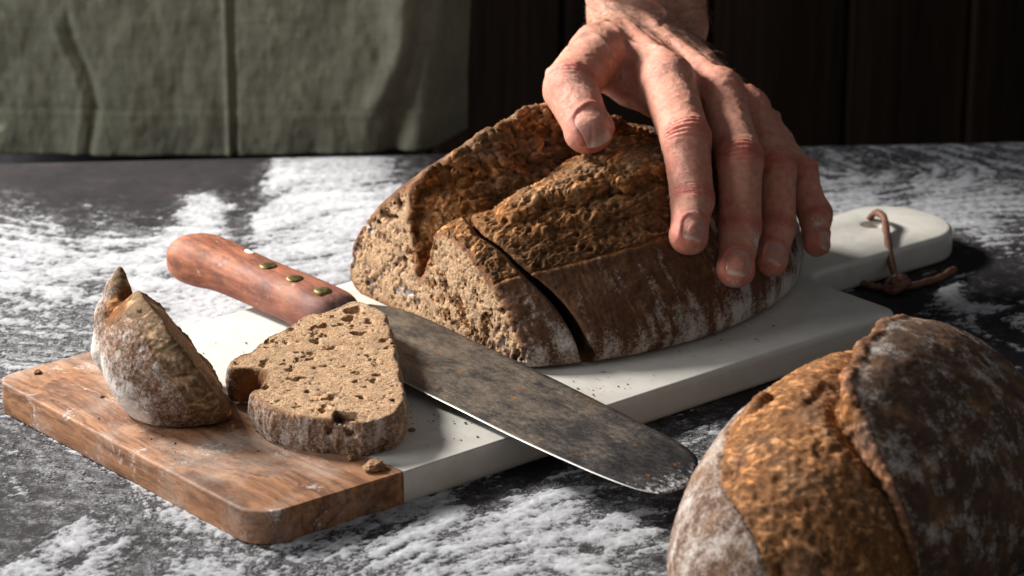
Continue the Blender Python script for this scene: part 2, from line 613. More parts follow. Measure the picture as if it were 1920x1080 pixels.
def build_table():
    # table top: a slab with a slightly rounded far edge
    xs = np.arange(-62, 62.01, 0.5)
    ys = np.linspace(0, 1, 150)
    prof = [(-3.2, 0.0), (-0.5, 0.0), (-0.15, 0.0), (0.0, 0.06), (0.0, 0.0)]
    X, T = np.meshgrid(xs, ys, indexing='ij')
    Y = -48 + T * (table_edge(X) - 0.4 + 48)
    Z = np.zeros_like(X)
    V = np.stack([X, Y, Z], -1)
    rim = []
    for dy, dz in ((0.2, -0.05), (0.34, -0.2), (0.4, -0.5), (0.4, -3.0), (0.0, -3.2)):
        r = V[:, -1].copy()
        r[:, 1] += dy
        r[:, 2] += dz
        rim.append(r)
    V = np.concatenate([V] + [r[:, None] for r in rim], 1)
    nx, ny = V.shape[:2]
    i = np.arange(nx * ny).reshape(nx, ny)
    Q = np.stack([i[:-1, :-1], i[1:, :-1], i[1:, 1:], i[:-1, 1:]], -1).reshape(-1, 4)
    V = V.reshape(-1, 3)
    c, d = flour_fields(V[:, 0], V[:, 1])
    d = d * 0.8
    M = Mat('slate_table', 0.75, 0.18)
    co = M.coords()
    n = M.noise(0.35, 6, 0.65, co)
    n2 = M.noise(1.6, 6, 0.7, co)
    n3 = M.noise(6.0, 5, 0.8, co)
    n4 = M.noise(17.0, 3, 0.7, co)
    base = M.ramp(n, [(0.3, (0.013, 0.011, 0.012)), (0.55, (0.022, 0.018, 0.020)), (0.75, (0.038, 0.028, 0.028))])
    base = M.mix(0.6, base, M.ramp(n2, [(0.3, 0.6), (0.7, 1.3)]), 'MULTIPLY')
    du = M.attr('dust')
    f = M.math('MULTIPLY', du, 1.0)
    for nn_, a_ in ((n, 0.8), (n2, 1.5), (n3, 1.5), (n4, 1.3)):
        f = M.math('ADD', f, M.math('MULTIPLY', M.math('SUBTRACT', nn_, 0.5), a_))
    f = M.math('MULTIPLY', f, M.ramp(du, [(0.0, 0.0), (0.2, 1.0)]))
    f = M.ramp(f, [(0.30, 0.0), (0.62, 0.30), (1.0, 0.80)])
    col = M.mix(f, base, (0.48, 0.485, 0.50))
    mt = M.done(col, M.ramp(f, [(0.0, 0.72), (0.3, 0.95)]), M.bump(n3, 0.03, 0.6, M.bump(n2, 0.04, 0.5)))
    root = tag(empty('table', (0, -6, -82)), 'dark slate table dusted and streaked with white flour under everything', 'table')
    mesh_np('tabletop', V - np.array([0, -6, -82]), Q, mt, root, attrs={'dust': d})
    ml = Mat('table_wood', 0.6).done((0.045, 0.03, 0.022))
    for x in (-54, 54):
        for y in (-40, 24):
            v, fc = box(x - 4, x + 4, y + 6 - 4, y + 6 + 4, 0, 82 - 3.2)
            mesh_py('leg', v, fc, ml, root)
    v, fc = box(-58, 58, -38, 34, 82 - 9, 82 - 3.3)
    mesh_py('apron_frame', v, fc, ml, root)

    # heaped flour: real thickness, only where there is some
    h = 0.115
    xs = np.arange(-33, 33, h)
    ys = np.arange(-24, 42, h)
    X, Y = np.meshgrid(xs, ys, indexing='ij')
    c, d = flour_fields(X, Y)
    # swept arcs: directions in which hands and cloth have wiped the flour
    wx = X + 1.3 * perlin(X * 0.16, Y * 0.16, 0, 3)
    wy = Y + 1.3 * perlin(X * 0.16, Y * 0.16, 5, 4)
    ang = 0.35 + 0.9 * perlin(X * 0.05, Y * 0.05, 2, 9)
    a = wx * np.cos(ang) + wy * np.sin(ang)
    b = -wx * np.sin(ang) + wy * np.cos(ang)
    s1 = fbm(a * 0.30, b * 1.05, 0, 0.85, 5, 11, 0.62)
    s2 = fbm(wx, wy, 0, 0.42, 4, 31, 0.5)
    g = fbm(X, Y, 0, 2.2, 4, 51, 0.75)
    rip = np.sin((a * 0.35 + b * 1.0) * 4.2 + 2.5 * perlin(X * 0.25, Y * 0.25, 1, 8))
    zone = sstep(14, 19, X) * sstep(16, 11, Y)
    t = 1.15 * np.minimum(c, 0.45) + 0.3 * np.clip(c, 0, 0.5) + 1.5 * s1 + 0.5 * s2 + 1.1 * g + 0.35 * zone * rip - 0.16
    bu, bv, _ = to_board(np.stack([X, Y, X * 0], -1))
    lip = np.where((bv > -0.5) & (bv < 20.4), np.exp(-np.clip(-bu, 0, 9) / 0.16), 0) + np.where((bu > 0) & (bu < 5), np.exp(-np.clip(bv - 20, 0, 9) / 0.16), 0)
    t = t + 0.55 * lip * (0.2 + 1.5 * s1 + g) * ((bu < 0.2) | (bv > 19.8))
    fine = 0.5 + 0.5 * fbm(X, Y, 0, 5.0, 3, 77, 0.7)
    th = np.clip(t, -0.03, 1.2)
    th = np.where(th > 0, 0.02 + 0.085 * th ** 0.8 * (0.45 + 1.1 * fine), th * 0.8)
    w1 = worley(X * 3.2, Y * 3.2, 0.5, 31)
    th += np.where(t > 0.12, 0.075 * sstep(0.42, 0.08, w1[0]) * (w1[2] > 0.55) * np.clip(t * 3, 0, 1), 0)
    th *= np.clip((table_edge(X) - 0.6 - Y) / 0.6, 0, 1)
    V = np.stack([X, Y, th + 0.003], -1).reshape(-1, 3)
    i = np.arange(X.size).reshape(X.shape)
    Q = np.stack([i[:-1, :-1], i[1:, :-1], i[1:, 1:], i[:-1, 1:]], -1).reshape(-1, 4)
    keep = (V[Q, 2] > 0.0045).any(1)
    # nothing under the board and the bread
    bu, bv, _ = to_board(V)
    under = (bu > 0.5) & (bu < 36.6) & (bv > 0.5) & (bv < 19.5)
    keep &= ~under[Q].all(1)
    V2, Q2, t2 = submesh(V, Q, keep, t.reshape(-1))
    V2[:, 2] = np.maximum(V2[:, 2], 0.0)
    M = Mat('flour', 0.95, 0.1)
    n3 = M.noise(6.0, 5, 0.75)
    n4 = M.noise(17.0, 3, 0.7)
    k = M.math('ADD', M.math('ADD', M.attr('cover'), M.math('MULTIPLY', M.math('SUBTRACT', n3, 0.5), 1.1)), M.math('MULTIPLY', M.math('SUBTRACT', n4, 0.5), 0.9))
    col = M.ramp(k, [(0.0, (0.06, 0.058, 0.06)), (0.14, (0.27, 0.27, 0.28)), (0.75, (0.455, 0.46, 0.475))])
    o = mesh_np('flour', V2, Q2, M.done(col, None, M.bump(n4, 0.03, 0.7, M.bump(n3, 0.05, 0.8))), attrs={'cover': t2})
    tag(o, kind='stuff')
    return root


build_table()


# ------------------------------------------------------------------ cutting board
def rounded_poly(pts, radii, n=8):
    """outline with rounded corners (counter-clockwise)"""
    out = []
    P = np.asarray(pts, float)
    for i in range(len(P)):
        p, a, b, r = P[i], P[i - 1], P[(i + 1) % len(P)], radii[i]
        if r == 0:
            out.append(p)
            continue
        d1 = (a - p) / np.linalg.norm(a - p)
        d2 = (b - p) / np.linalg.norm(b - p)
        half = math.acos(np.clip(d1 @ d2, -1, 1)) / 2
        t = r / math.tan(half)
        bis = (d1 + d2) / np.linalg.norm(d1 + d2)
        c = p + bis * r / math.sin(half)
        s, e = p + d1 * t - c, p + d2 * t - c
        a0 = math.atan2(s[1], s[0])
        da = (math.atan2(e[1], e[0]) - a0 + math.pi) % (2 * math.pi) - math.pi
        for k in range(n + 1):
            an = a0 + da * k / n
            out.append(c + r * np.array([math.cos(an), math.sin(an)]))
    return np.array(out)


def slab(name, outline, z0, z1, rb, mat, parent, hole=None, no_round=None):
    """a plate with rounded upper and lower edges; edges for which no_round(x) holds stay square"""
    import bmesh
    O = np.asarray(outline)
    n = len(O)
    t1 = O - np.roll(O, 1, 0)
    t2 = np.roll(O, -1, 0) - O
    n1 = np.stack([t1[:, 1], -t1[:, 0]], 1) / (np.linalg.norm(t1, axis=1, keepdims=True) + 1e-9)
    n2 = np.stack([t2[:, 1], -t2[:, 0]], 1) / (np.linalg.norm(t2, axis=1, keepdims=True) + 1e-9)
    nn = n1 + n2
    nn /= np.maximum((nn * n1).sum(1, keepdims=True), 0.3)
    if no_round is not None:
        fl = no_round(O)
        nn[fl] = 0
    rings = []
    K = 5
    for k in range(K + 1):
        a = k / K * math.pi / 2
        rings.append((-rb * (1 - math.sin(a)), z0 + rb * (1 - math.cos(a))))
    for k in range(K + 1):
        a = k / K * math.pi / 2
        rings.append((-rb * (1 - math.cos(a)), z1 - rb + rb * math.sin(a)))
    bm = bmesh.new()
    R = []
    for off, zz in rings:
        R.append([bm.verts.new((*(p + q * off), zz)) for p, q in zip(O, nn)])
    for i in range(len(R) - 1):
        for k in range(n):
            bm.faces.new((R[i][k], R[i][(k + 1) % n], R[i + 1][(k + 1) % n], R[i + 1][k]))
    bm.edges.ensure_lookup_table()
    if hole is None:
        bm.faces.new(R[0][::-1])
        bm.faces.new(R[-1])
    else:
        hx, hy, hr = hole
        m = 28
        H = []
        for off, zz in ((0.12, z0), (0, z0 + 0.12), (0, z1 - 0.16), (0.05, z1 - 0.05), (0.16, z1)):
            H.append([bm.verts.new((hx + (hr + off) * math.cos(2 * math.pi * k / m), hy + (hr + off) * math.sin(2 * math.pi * k / m), zz)) for k in range(m)])
        for i in range(4):
            for k in range(m):
                bm.faces.new((H[i][k], H[i + 1][k], H[i + 1][(k + 1) % m], H[i][(k + 1) % m]))
        for ring, hh in ((R[0], H[0]), (R[-1], H[-1])):
            es = [bm.edges.get((ring[k], ring[(k + 1) % n])) for k in range(n)] + [bm.edges.get((hh[k], hh[(k + 1) % m])) for k in range(m)]
            bmesh.ops.triangle_fill(bm, edges=es, use_beauty=True)
    bmesh.ops.recalc_face_normals(bm, faces=bm.faces)
    for v in bm.verts:
        v.co *= CM
    me = bpy.data.meshes.new(name)
    bm.to_mesh(me)
    bm.free()
    me.polygons.foreach_set('use_smooth', [True] * len(me.polygons))
    o = link(name, me, parent, mat)
    with bpy.context.temp_override(object=o, active_object=o, selected_objects=[o], selected_editable_objects=[o]):
        bpy.ops.object.shade_smooth_by_angle(angle=math.radians(35))
    return o


def wood_material():
    M = Mat('acacia_wood', 0.62, 0.3)
    # grain runs across the board (local y), wavy
    wob = M.noise(0.16, 3, 0.5)
    base = M.coords((1.0, 0.09, 1.0))
    mx = M.N.new('ShaderNodeMix')
    mx.data_type = 'VECTOR'
    va = M.N.new('ShaderNodeVectorMath')
    va.operation = 'ADD'
    sc = M.N.new('ShaderNodeVectorMath')
    sc.operation = 'SCALE'
    M.L(wob, sc.inputs[0])
    sc.inputs['Scale'].default_value = 2.6
    M.L(base, va.inputs[0])
    M.L(sc.outputs[0], va.inputs[1])
    co = va.outputs[0]
    g1 = M.noise(0.55, 5, 0.6, co, 0.35)
    g2 = M.noise(3.2, 5, 0.7, co, 0.15)
    pores = M.noise(11.0, 3, 0.6, M.coords((1.6, 0.12, 1.6)))
    c = M.ramp(g1, [(0.28, (0.070, 0.030, 0.016)), (0.40, (0.17, 0.072, 0.032)), (0.52, (0.33, 0.155, 0.073)), (0.60, (0.13, 0.054, 0.026)), (0.66, (0.28, 0.125, 0.060)), (0.78, (0.41, 0.215, 0.108))])
    c = M.mix(1.0, c, M.ramp(g2, [(0.28, 0.42), (0.5, 1.0), (0.72, 1.3)]), 'MULTIPLY')
    c = M.mix(0.55, c, M.ramp(pores, [(0.33, 0.35), (0.5, 1.0)]), 'MULTIPLY')
    sp = M.noise(0.55, 5, 0.7)
    sp2 = M.noise(7.0, 4, 0.75)
    k = M.math('ADD', sp, M.math('MULTIPLY', M.math('SUBTRACT', sp2, 0.5), 0.5))
    fl = M.ramp(k, [(0.60, 0.0), (0.68, 0.35), (0.76, 0.9)])
    film = M.ramp(M.math('ADD', M.noise(0.3, 4, 0.6), M.math('MULTIPLY', sp2, 0.3)), [(0.6, 0.0), (0.9, 0.45)])
    c = M.mix(film, c, (0.55, 0.47, 0.40))
    c = M.mix(fl, c, (0.74, 0.72, 0.70))
    b = M.bump(pores, 0.02, 0.6)
    return M.done(c, M.ramp(g2, [(0.3, 0.72), (0.7, 0.55)]), b)


def marble_material():
    M = Mat('white_marble', 0.34, 0.45)
    n = M.noise(0.14, 6, 0.6, None, 1.2)
    v = M.ramp(M.math('ABSOLUTE', M.math('SUBTRACT', n, 0.5)), [(0.0, 1.0), (0.03, 0.25), (0.10, 0.0)])
    n2 = M.noise(0.9, 5, 0.65)
    c = M.ramp(n2, [(0.3, (0.50, 0.475, 0.425)), (0.7, (0.60, 0.575, 0.525))])
    c = M.mix(M.math('MULTIPLY', v, 0.25), c, (0.50, 0.46, 0.40))
    st = M.noise(3.5, 6, 0.75)
    c = M.mix(M.ramp(st, [(0.60, 0.0), (0.75, 0.5)]), c, (0.56, 0.50, 0.42))
    return M.done(c, M.ramp(st, [(0.3, 0.28), (0.7, 0.5)]), M.bump(st, 0.006, 0.5))


def build_board():
    root = empty('cutting_board', tuple(BOARD_A + 18.5 * E1 - 10 * E2) + (0,))
    root.rotation_euler = (0, 0, BOARD_ANG)
    tag(root, 'marble and acacia wood cutting board with a handle lying under the cut loaf', 'cutting board')
    L = lambda pts: [(u - 18.5, -(v - 10)) for u, v in pts]
    zz = 0.012
    wood = rounded_poly(L([(0, 0), (0, 20), (7.27, 20), (6.25, 0)]), [1.0, 1.5, 0, 0], 10)
    right = lambda O: np.abs((O[:, 0] + 18.5) - (6.25 + 1.02 * (10 - O[:, 1]) / 20)) < 0.02
    slab('wood_panel', wood, zz, 1.5, 0.13, wood_material(), root, None, right)
    mar = rounded_poly(L([(6.29, 0), (7.31, 20), (37.0, 20), (37.0, 13.6), (49.0, 13.9), (49.0, 7.7), (37.0, 8.0), (37.0, 0)]),
                       [0, 0, 0.9, 1.2, 2.7, 2.7, 1.2, 0.9], 12)
    left = lambda O: np.abs((O[:, 0] + 18.5) - (6.29 + 1.02 * (10 - O[:, 1]) / 20)) < 0.02
    slab('marble_slab', mar, zz, 1.5, 0.3, marble_material(), root, (45.3 - 18.5, -(10.2 - 10), 0.55), left)
    # leather strap looped through the hole and knotted beside the handle
    M = Mat('brown_leather', 0.55, 0.4)
    n = M.noise(4.0, 5, 0.7)
    ml = M.done(M.ramp(n, [(0.3, (0.085, 0.033, 0.018)), (0.7, (0.21, 0.088, 0.050))]), None, M.bump(n, 0.05))
    W = lambda P: [(p[0], p[1], p[2]) for p in P]
    R = np.array([[math.cos(BOARD_ANG), math.sin(BOARD_ANG)], [-math.sin(BOARD_ANG), math.cos(BOARD_ANG)]])
    org = BOARD_A + 18.5 * E1 - 10 * E2
    loc = lambda P: np.c_[(np.asarray(P)[:, :2] - org) @ R.T, np.asarray(P)[:, 2]]
    paths = [[(18.1, 19.0, 0.7), (18.2, 18.9, 1.4), (18.45, 18.4, 1.98), (18.75, 17.6, 2.05), (18.75, 16.3, 1.80), (18.70, 15.2, 1.72), (18.70, 14.1, 1.38), (18.75, 13.2, 0.85), (18.9, 12.4, 0.42), (18.95, 11.9, 0.35)],
             [(18.9, 11.9, 0.30), (19.5, 12.1, 0.25), (20.3, 12.7, 0.24), (21.1, 13.3, 0.25), (21.8, 14.1, 0.35), (22.0, 14.6, 0.22)],
             [(18.8, 11.6, 0.28), (18.2, 11.9, 0.24), (17.6, 12.2, 0.23), (17.1, 12.8, 0.23)]]
    strap = None
    th = np.linspace(0, 2 * math.pi, 30)
    knot = [np.c_[18.85 + 0.52 * np.cos(th), 11.75 + 0.42 * np.sin(th), 0.42 + 0.22 * np.cos(th + 0.8)],
            np.c_[18.75 + 0.42 * np.cos(th + 1), 11.7 + 0.5 * np.sin(th + 1), 0.50 + 0.26 * np.sin(th + 2)],
            np.c_[18.9 + 0.30 * np.cos(th), 11.65 + 0.3 * np.sin(th + 0.5), 0.66 + 0.12 * np.cos(2 * th)]]
    V, F = [], []
    for P in [spline(p, 26) for p in paths] + knot:
        wob = 1 + 0.12 * np.sin(np.arange(len(P)) * 1.3)
        v, f = tube(loc(P), 0.185 * wob, 10)
        v = [np.array(q) for q in v]
        F += [tuple(i + len(V) for i in q) for q in f]
        V += v
    mesh_py('hanging_strap', V, F, ml, root, True)
    return root


build_board()
# ------------------------------------------------------------------ bread: look shared by all pieces
def bread_material(name, kind):
    M = Mat(name, 0.8, 0.3)
    co = M.coords()
    c = M.attr('Col', True)
    n1 = M.noise(2.0, 6, 0.7, co)
    n2 = M.noise(7.0, 6, 0.75, co)
    n3 = M.noise(22.0, 4, 0.7, co)
    c = M.mix(1.0, c, M.ramp(n1, [(0.3, 0.66), (0.7, 1.3)]), 'MULTIPLY')
    c = M.mix(1.0, c, M.ramp(n2, [(0.3, 0.55), (0.5, 1.0), (0.7, 1.45)]), 'MULTIPLY')
    if kind == 'torn':
        rg = M.ridged(1.5, 7, M.coords((0.55, 1.25, 1.25)), 1.2)
        c = M.mix(1.0, c, M.ramp(rg, [(0.04, 0.45), (0.22, 1.0), (0.55, 1.4)]), 'MULTIPLY')
        b = M.bump(rg, 0.10, 0.9)
        b = M.bump(n2, 0.07, 0.9, b)
        b = M.bump(n3, 0.04, 0.9, b)
    elif kind == 'crumb':
        v1 = M.voronoi(10.0, 'F1', M.coords((1.0, 1.0, 1.15)))
        v2 = M.voronoi(20.0, 'F1', co)
        pit = M.math('ADD', M.ramp(v1, [(0.10, 0.0), (0.55, 1.0)]), M.ramp(v2, [(0.10, 0.0), (0.5, 0.8)]))
        pit = M.math('MULTIPLY', pit, 0.55)
        c = M.mix(1.0, c, M.ramp(pit, [(0.15, 0.62), (0.5, 0.95), (0.9, 1.18)]), 'MULTIPLY')
        flk = M.noise(12.0, 2, 0.5, M.coords((1, 1, 1), (1, 0, 1)))
        c = M.mix(M.ramp(flk, [(0.66, 0.0), (0.74, 0.75)]), c, (0.36, 0.14, 0.045))
        b = M.bump(pit, 0.05, 0.8)
        b = M.bump(n2, 0.05, 0.8, b)
        b = M.bump(n3, 0.03, 0.9, b)
    else:
        crk = M.ridged(1.5, 6, M.coords((1.6, 0.8, 0.8)), 0.4)
        c = M.mix(0.8, c, M.ramp(crk, [(0.06, 0.65), (0.45, 1.35)]), 'MULTIPLY')
        b = M.bump(crk, 0.05, 0.7)
        b = M.bump(n2, 0.045, 0.9, b)
        b = M.bump(n3, 0.025, 0.9, b)
    # flour: powder caught by the relief, breaking up into grains
    fl = M.attr('flour')
    m = M.math('MULTIPLY', fl, 1.15)
    m = M.math('ADD', m, M.math('MULTIPLY', M.math('SUBTRACT', n1, 0.5), 1.1))
    m = M.math('ADD', m, M.math('MULTIPLY', M.math('SUBTRACT', n2, 0.5), 1.7))
    m = M.math('ADD', m, M.math('MULTIPLY', M.math('SUBTRACT', n3, 0.5), 1.1))
    m = M.math('MULTIPLY', m, M.ramp(fl, [(0.02, 0.0), (0.2, 1.0)]))
    m = M.ramp(m, [(0.28, 0.0), (0.95, 0.85)])
    c = M.mix(m, c, (0.60, 0.545, 0.49))
    if kind == 'torn':
        M.b.inputs['Specular IOR Level'].default_value = 0.12
    return M.done(c, M.ramp(n2, [(0.3, 0.72), (0.7, 0.95)]), b)


MAT_CRUST = bread_material('crust', 'crust')
MAT_TORN = bread_material('torn_crust', 'torn')
MAT_CRUMB = bread_material('crumb', 'crumb')

C_CRUST = np.array([0.135, 0.058, 0.026])
C_CRUST_L = np.array([0.235, 0.118, 0.055])
C_TORN = np.array([0.58, 0.250, 0.085])
C_TORN_D = np.array([0.12, 0.048, 0.020])
C_EDGE = np.array([0.48, 0.200, 0.065])
C_CRUMB = np.array([0.42, 0.268, 0.152])
C_CRUMB_D = np.array([0.30, 0.145, 0.060])


def lerp(a, b, t):
    t = np.asarray(t)[:, None] if np.ndim(t) else t
    return a + (b - a) * t


def carve_pores(f, org, h, cs, rs, ang=None, plane=(0, 1)):
    """subtract ellipsoidal bubbles from the volume, each in its own little block"""
    n = np.array(f.shape)
    for k, (c, r) in enumerate(zip(cs, rs)):
        r3 = np.asarray(r)
        rb = r3.copy()
        if ang is not None:
            rb[list(plane)] = r3[list(plane)].max()
        lo = np.maximum(((c - rb - org) / h).astype(int) - 1, 0)
        hi = np.minimum(((c + rb - org) / h).astype(int) + 3, n)
        if (hi <= lo).any():
            continue
        g = [org[a] + h * np.arange(lo[a], hi[a]) - c[a] for a in range(3)]
        G = [g[0][:, None, None], g[1][None, :, None], g[2][None, None, :]]
        if ang is not None:
            i, j = plane
            ca, sa = math.cos(ang[k]), math.sin(ang[k])
            G[i], G[j] = G[i] * ca + G[j] * sa, G[j] * ca - G[i] * sa
        d = np.sqrt((G[0] / r3[0]) ** 2 + (G[1] / r3[1]) ** 2 + (G[2] / r3[2]) ** 2)
        q_ = 2.2 / max(r3.min(), 0.08)
        d = d * (1 + 0.38 * np.sin(G[0] * q_ * 0.9 + k) * np.cos(G[1] * q_ + 2 * k) + 0.2 * np.sin(G[2] * q_ * 1.3 + 3 * k))
        b = f[lo[0]:hi[0], lo[1]:hi[1], lo[2]:hi[2]]
        np.maximum(b, ((1 - d) * r3.min()).astype(f.dtype), out=b)


def crumb_relief(x, y, z, seed=0):
    """bubbly relief (cm, negative goes in) and a browning mask for a cut face"""
    wx = x + 0.12 * perlin(x * 1.5, y * 1.5, z * 1.5, seed + 5)
    wy = y + 0.12 * perlin(x * 1.5 + 9, y * 1.5, z * 1.5, seed + 6)
    f1, _, idn = worley(wx * 4.6, wy * 4.6, z * 4.6, seed)
    p1 = sstep(0.52, 0.15, f1) * sstep(0.35, 0.6, idn)
    g1, _, idg = worley(wx * 9.5, wy * 9.5, z * 9.5, seed + 3)
    p2 = sstep(0.55, 0.2, g1) * sstep(0.3, 0.5, idg)
    n = fbm(x, y, z, 5.0, 3, seed + 8)
    d = -0.06 * p1 - 0.035 * p2 + 0.03 * n
    return d, np.clip(0.8 * p1 + 0.5 * p2, 0, 1)


# ------------------------------------------------------------------ the big loaf
def build_loaf():
    h = 0.062
    o = np.array([17.9, -1.6, -0.25])
    n = (np.array([40.2, 17.9, 9.7]) - o) / h
    n = n.astype(int)
    u = (o[0] + h * np.arange(n[0]))[:, None, None]
    v = (o[1] + h * np.arange(n[1]))[None, :, None]
    z = (o[2] + h * np.arange(n[2]))[None, None, :]
    wob = 0.5 * perlin(u * 0.9, v * 0 + 3.3, z * 1.0, 4) + 0.32 * perlin(u * 2.3, v * 0 + 1.3, z * 2.0, 9) + 0.2 * perlin(u * 4.6, v * 0 + 1.3, z * 4.0, 29)
    f = loaf_f(u, v, z, wob).astype(np.float32)
    shape = None
    f = smax(f, (face_u(v, z) - u).astype(np.float32), 0.06)
    f = np.maximum(f, np.where(v > 8.0, slit(u, v, z), -1)).astype(np.float32)
    rng = np.random.default_rng(5)
    cs, rs = [], []
    for _ in range(1000):
        vv, zz = rng.uniform(0.9, 15), rng.uniform(0.05, 7)
        big = rng.random() ** 7
        r = 0.05 + 0.15 * big
        uu = float(face_u(vv, zz)) + rng.uniform(-0.06, 0.08)
        el = rng.uniform(1.0, 2.6)
        lowr = vv > 9 and zz < 2.2
        if lowr:
            r *= 1.25
        cs.append((uu, vv, zz))
        rs.append((r * 1.1, r, r * el) if lowr else (r * 1.1, r * el, r))
    for vv, zz, ry, rz, d in ((2.6, 3.35, 0.42, 0.16, 0.25), (1.7, 2.35, 0.26, 0.17, 0.2), (1.25, 1.5, 0.16, 0.3, 0.2), (2.3, 1.55, 0.3, 0.15, 0.15),
                              (13.9, 0.55, 0.2, 0.55, 0.35), (12.9, 0.75, 0.17, 0.4, 0.25), (13.3, 0.35, 0.13, 0.28, 0.2), (12.2, 0.5, 0.2, 0.3, 0.2),
                              (11.6, 1.25, 0.14, 0.34, 0.2), (10.6, 0.6, 0.18, 0.3, 0.2), (11.1, 0.4, 0.14, 0.26, 0.2), (2.9, 1.0, 0.35, 0.16, 0.2),
                              (6.5, 2.6, 0.14, 0.22, 0.2), (12.55, 1.35, 0.12, 0.36, 0.2), (9.6, 0.75, 0.15, 0.22, 0.2), (5.1, 1.3, 0.14, 0.2, 0.2), (4.6, 2.2, 0.2, 0.12, 0.2)):
        cs.append((float(face_u(vv, zz)) - 0.02, vv, zz))
        rs.append((d * 1.3, ry, rz))
    cs.append((21.15, 15.5, 0.55))
    rs.append((0.42, 0.6, 0.42))
    carve_pores(f, o, h, np.array(cs), np.array(rs), rng.normal(0, 0.5, len(cs)), (1, 2))
    V, Q = surface_nets(f, o, h)
    V = relax(V, Q, 1, 0.4)
    u, v, z = V.T
    sh = loaf_f(u, v, z, 0)
    inface = sstep(0.16, 0.03, u - face_u(v, z))
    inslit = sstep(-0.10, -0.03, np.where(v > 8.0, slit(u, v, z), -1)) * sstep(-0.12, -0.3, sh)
    crumb = np.maximum(inface, inslit * 0.9)
    zd, ze, hr, rv, wd = loaf_2d(u, v)
    sv = score_v(u) + 0.08 * perlin(u * 1.5, v * 1.5, z, 3)
    dome = sstep(-0.45, 0.1, v - rv)
    torn = sstep(0.05, -0.08, v - sv) * dome * (1 - crumb)
    earwall = sstep(-1.9, -0.6, v - rv) * sstep(1.2, -0.2, v - rv) * (z > zd - 0.6) * (1 - crumb)
    eartop = sstep(-0.30, -0.08, v - rv) * sstep(0.45, 0.1, hr - z)
    torn = np.maximum(torn, earwall * sstep(0.02, 0.3, np.where(v < rv, ze - z, 1)))
    N = vnormals(V, Q)
    dn, brown = crumb_relief(u * 1.0, v, z, 11)
    rim = sstep(-0.05, -0.35, sh)
    wu = u + 0.5 * perlin(u * 0.9, v * 0.9, z * 0.9, 301)
    wv = v + 0.5 * perlin(u * 0.9, v * 0.9, z * 0.9, 302)
    strands = fbm(wu * 0.5, wv * 1.15, z * 1.15, 1.1, 5, 21, 0.6, True)
    strands2 = fbm(wu * 0.7, wv * 1.3, z * 1.3, 3.4, 3, 28, 0.65, True)
    ww = worley(u * 1.7 + 0.4 * perlin(u, v, z, 2), v * 2.1, z * 2.1, 77)
    dt = 0.17 * strands + 0.12 * strands2 - 0.14 * sstep(0.42, 0.1, ww[0]) + 0.10 * fbm(u, v, z, 0.8, 3, 41)
    crk = fbm(u * 2.4, v * 0.7, z * 0.7, 1.6, 4, 51, 0.55, True)
    # fine wrinkles that run down the side of the crust, and a few longer folds
    dc = 0.05 * fbm(u, v, z, 0.9, 4, 61) + 0.035 * crk + 0.022 * fbm(u, v, z, 5, 3, 66) + 0.05 * fbm(u * 0.5, v * 1.4, z * 1.6, 1.1, 2, 69, 0.5, True)
    edge = np.exp(-((v - sv - 0.06) / 0.10) ** 2) * dome
    d = crumb * dn * 0.75 * rim + (1 - crumb) * (torn * dt * (0.55 + 0.6 * dome) + (1 - torn) * dc)
    d += 0.05 * edge * fbm(u, v, z, 3, 2, 5) + 0.16 * eartop * fbm(u, v, z, 2.2, 3, 91)
    d *= sstep(0.0, 0.3, z)
    d *= 1 - 0.85 * sstep(-0.20, -0.03, np.where(v > 8.0, slit(u, v, z), -1)) * (1 - inface)
    V = V + N * d[:, None]
    # ---- colours of the thing itself, plus shade painted into the slit
    t1 = fbm(u, v, z, 0.55, 4, 101)
    col = lerp(C_CRUST[None], C_CRUST_L[None], sstep(-0.15, 0.5, t1) * 0.75 + 0.0 * u)
    tt = np.clip(0.55 + 0.9 * (strands - 0.25) + 0.5 * strands2 - 0.45 * sstep(0.5, 0.1, ww[0]) + 0.5 * fbm(u, v, z, 0.5, 3, 7), 0, 1)
    ct = lerp(C_TORN_D[None], C_TORN[None], tt)
    ct = lerp(ct, 0.5 * (C_EDGE + C_CRUMB)[None], 0.85 * earwall * sstep(20.6, 19.4, u))
    ct = lerp(ct, C_EDGE[None], np.clip(eartop * 0.9 + earwall * (0.6 * sstep(-0.1, 0.5, strands) + 0.8 * sstep(1.3, 0.4, hr - z) * sstep(-0.3, 0.3, strands2)), 0, 1))
    pale = sstep(0.05, 0.5, strands + 0.5 * strands2) * sstep(-0.3, 0.3, fbm(u, v, z, 0.55, 3, 17))
    dl = v - ledge_v(u)
    up_ = sstep(0.15, -0.1, dl) * dome * sstep(20.3, 21.6, u)
    ct = lerp(ct, C_CRUMB[None] * 1.15, np.clip(0.25 * pale + 0.55 * pale * up_, 0, 1) * dome)
    ct = lerp(ct, C_TORN_D[None], 0.5 * sstep(0.0, 0.25, dl) * sstep(1.6, 0.4, dl) * dome * sstep(20.3, 21.6, u))
    ct = lerp(ct, C_EDGE[None], 0.6 * np.exp(-(dl / 0.16) ** 2) * dome * sstep(20.3, 21.6, u))
    ct = lerp(ct, C_CRUST_L[None] * 0.85, 0.75 * sstep(-2.6, -0.2, v - sv) * dome)
    col = lerp(col, ct, np.clip(torn, 0, 1))
    col = lerp(col, C_EDGE[None] * 0.8, 0.8 * edge * (1 - torn) * (1 - crumb))
    cc = lerp(C_CRUMB[None], C_CRUMB_D[None], np.clip(brown * 0.6 + 0.45 * sstep(0, 0.6, fbm(u, v, z, 1.3, 3, 33)), 0, 1))
    cc = lerp(C_CRUST_L[None] * np.array([1.25, 1.2, 1.1]), cc, rim)
    cc = lerp(cc, C_CRUST[None] * 1.2, 0.85 * sstep(-0.16, -0.04, sh) * (z > 0.1))
    col = lerp(col, cc, crumb)
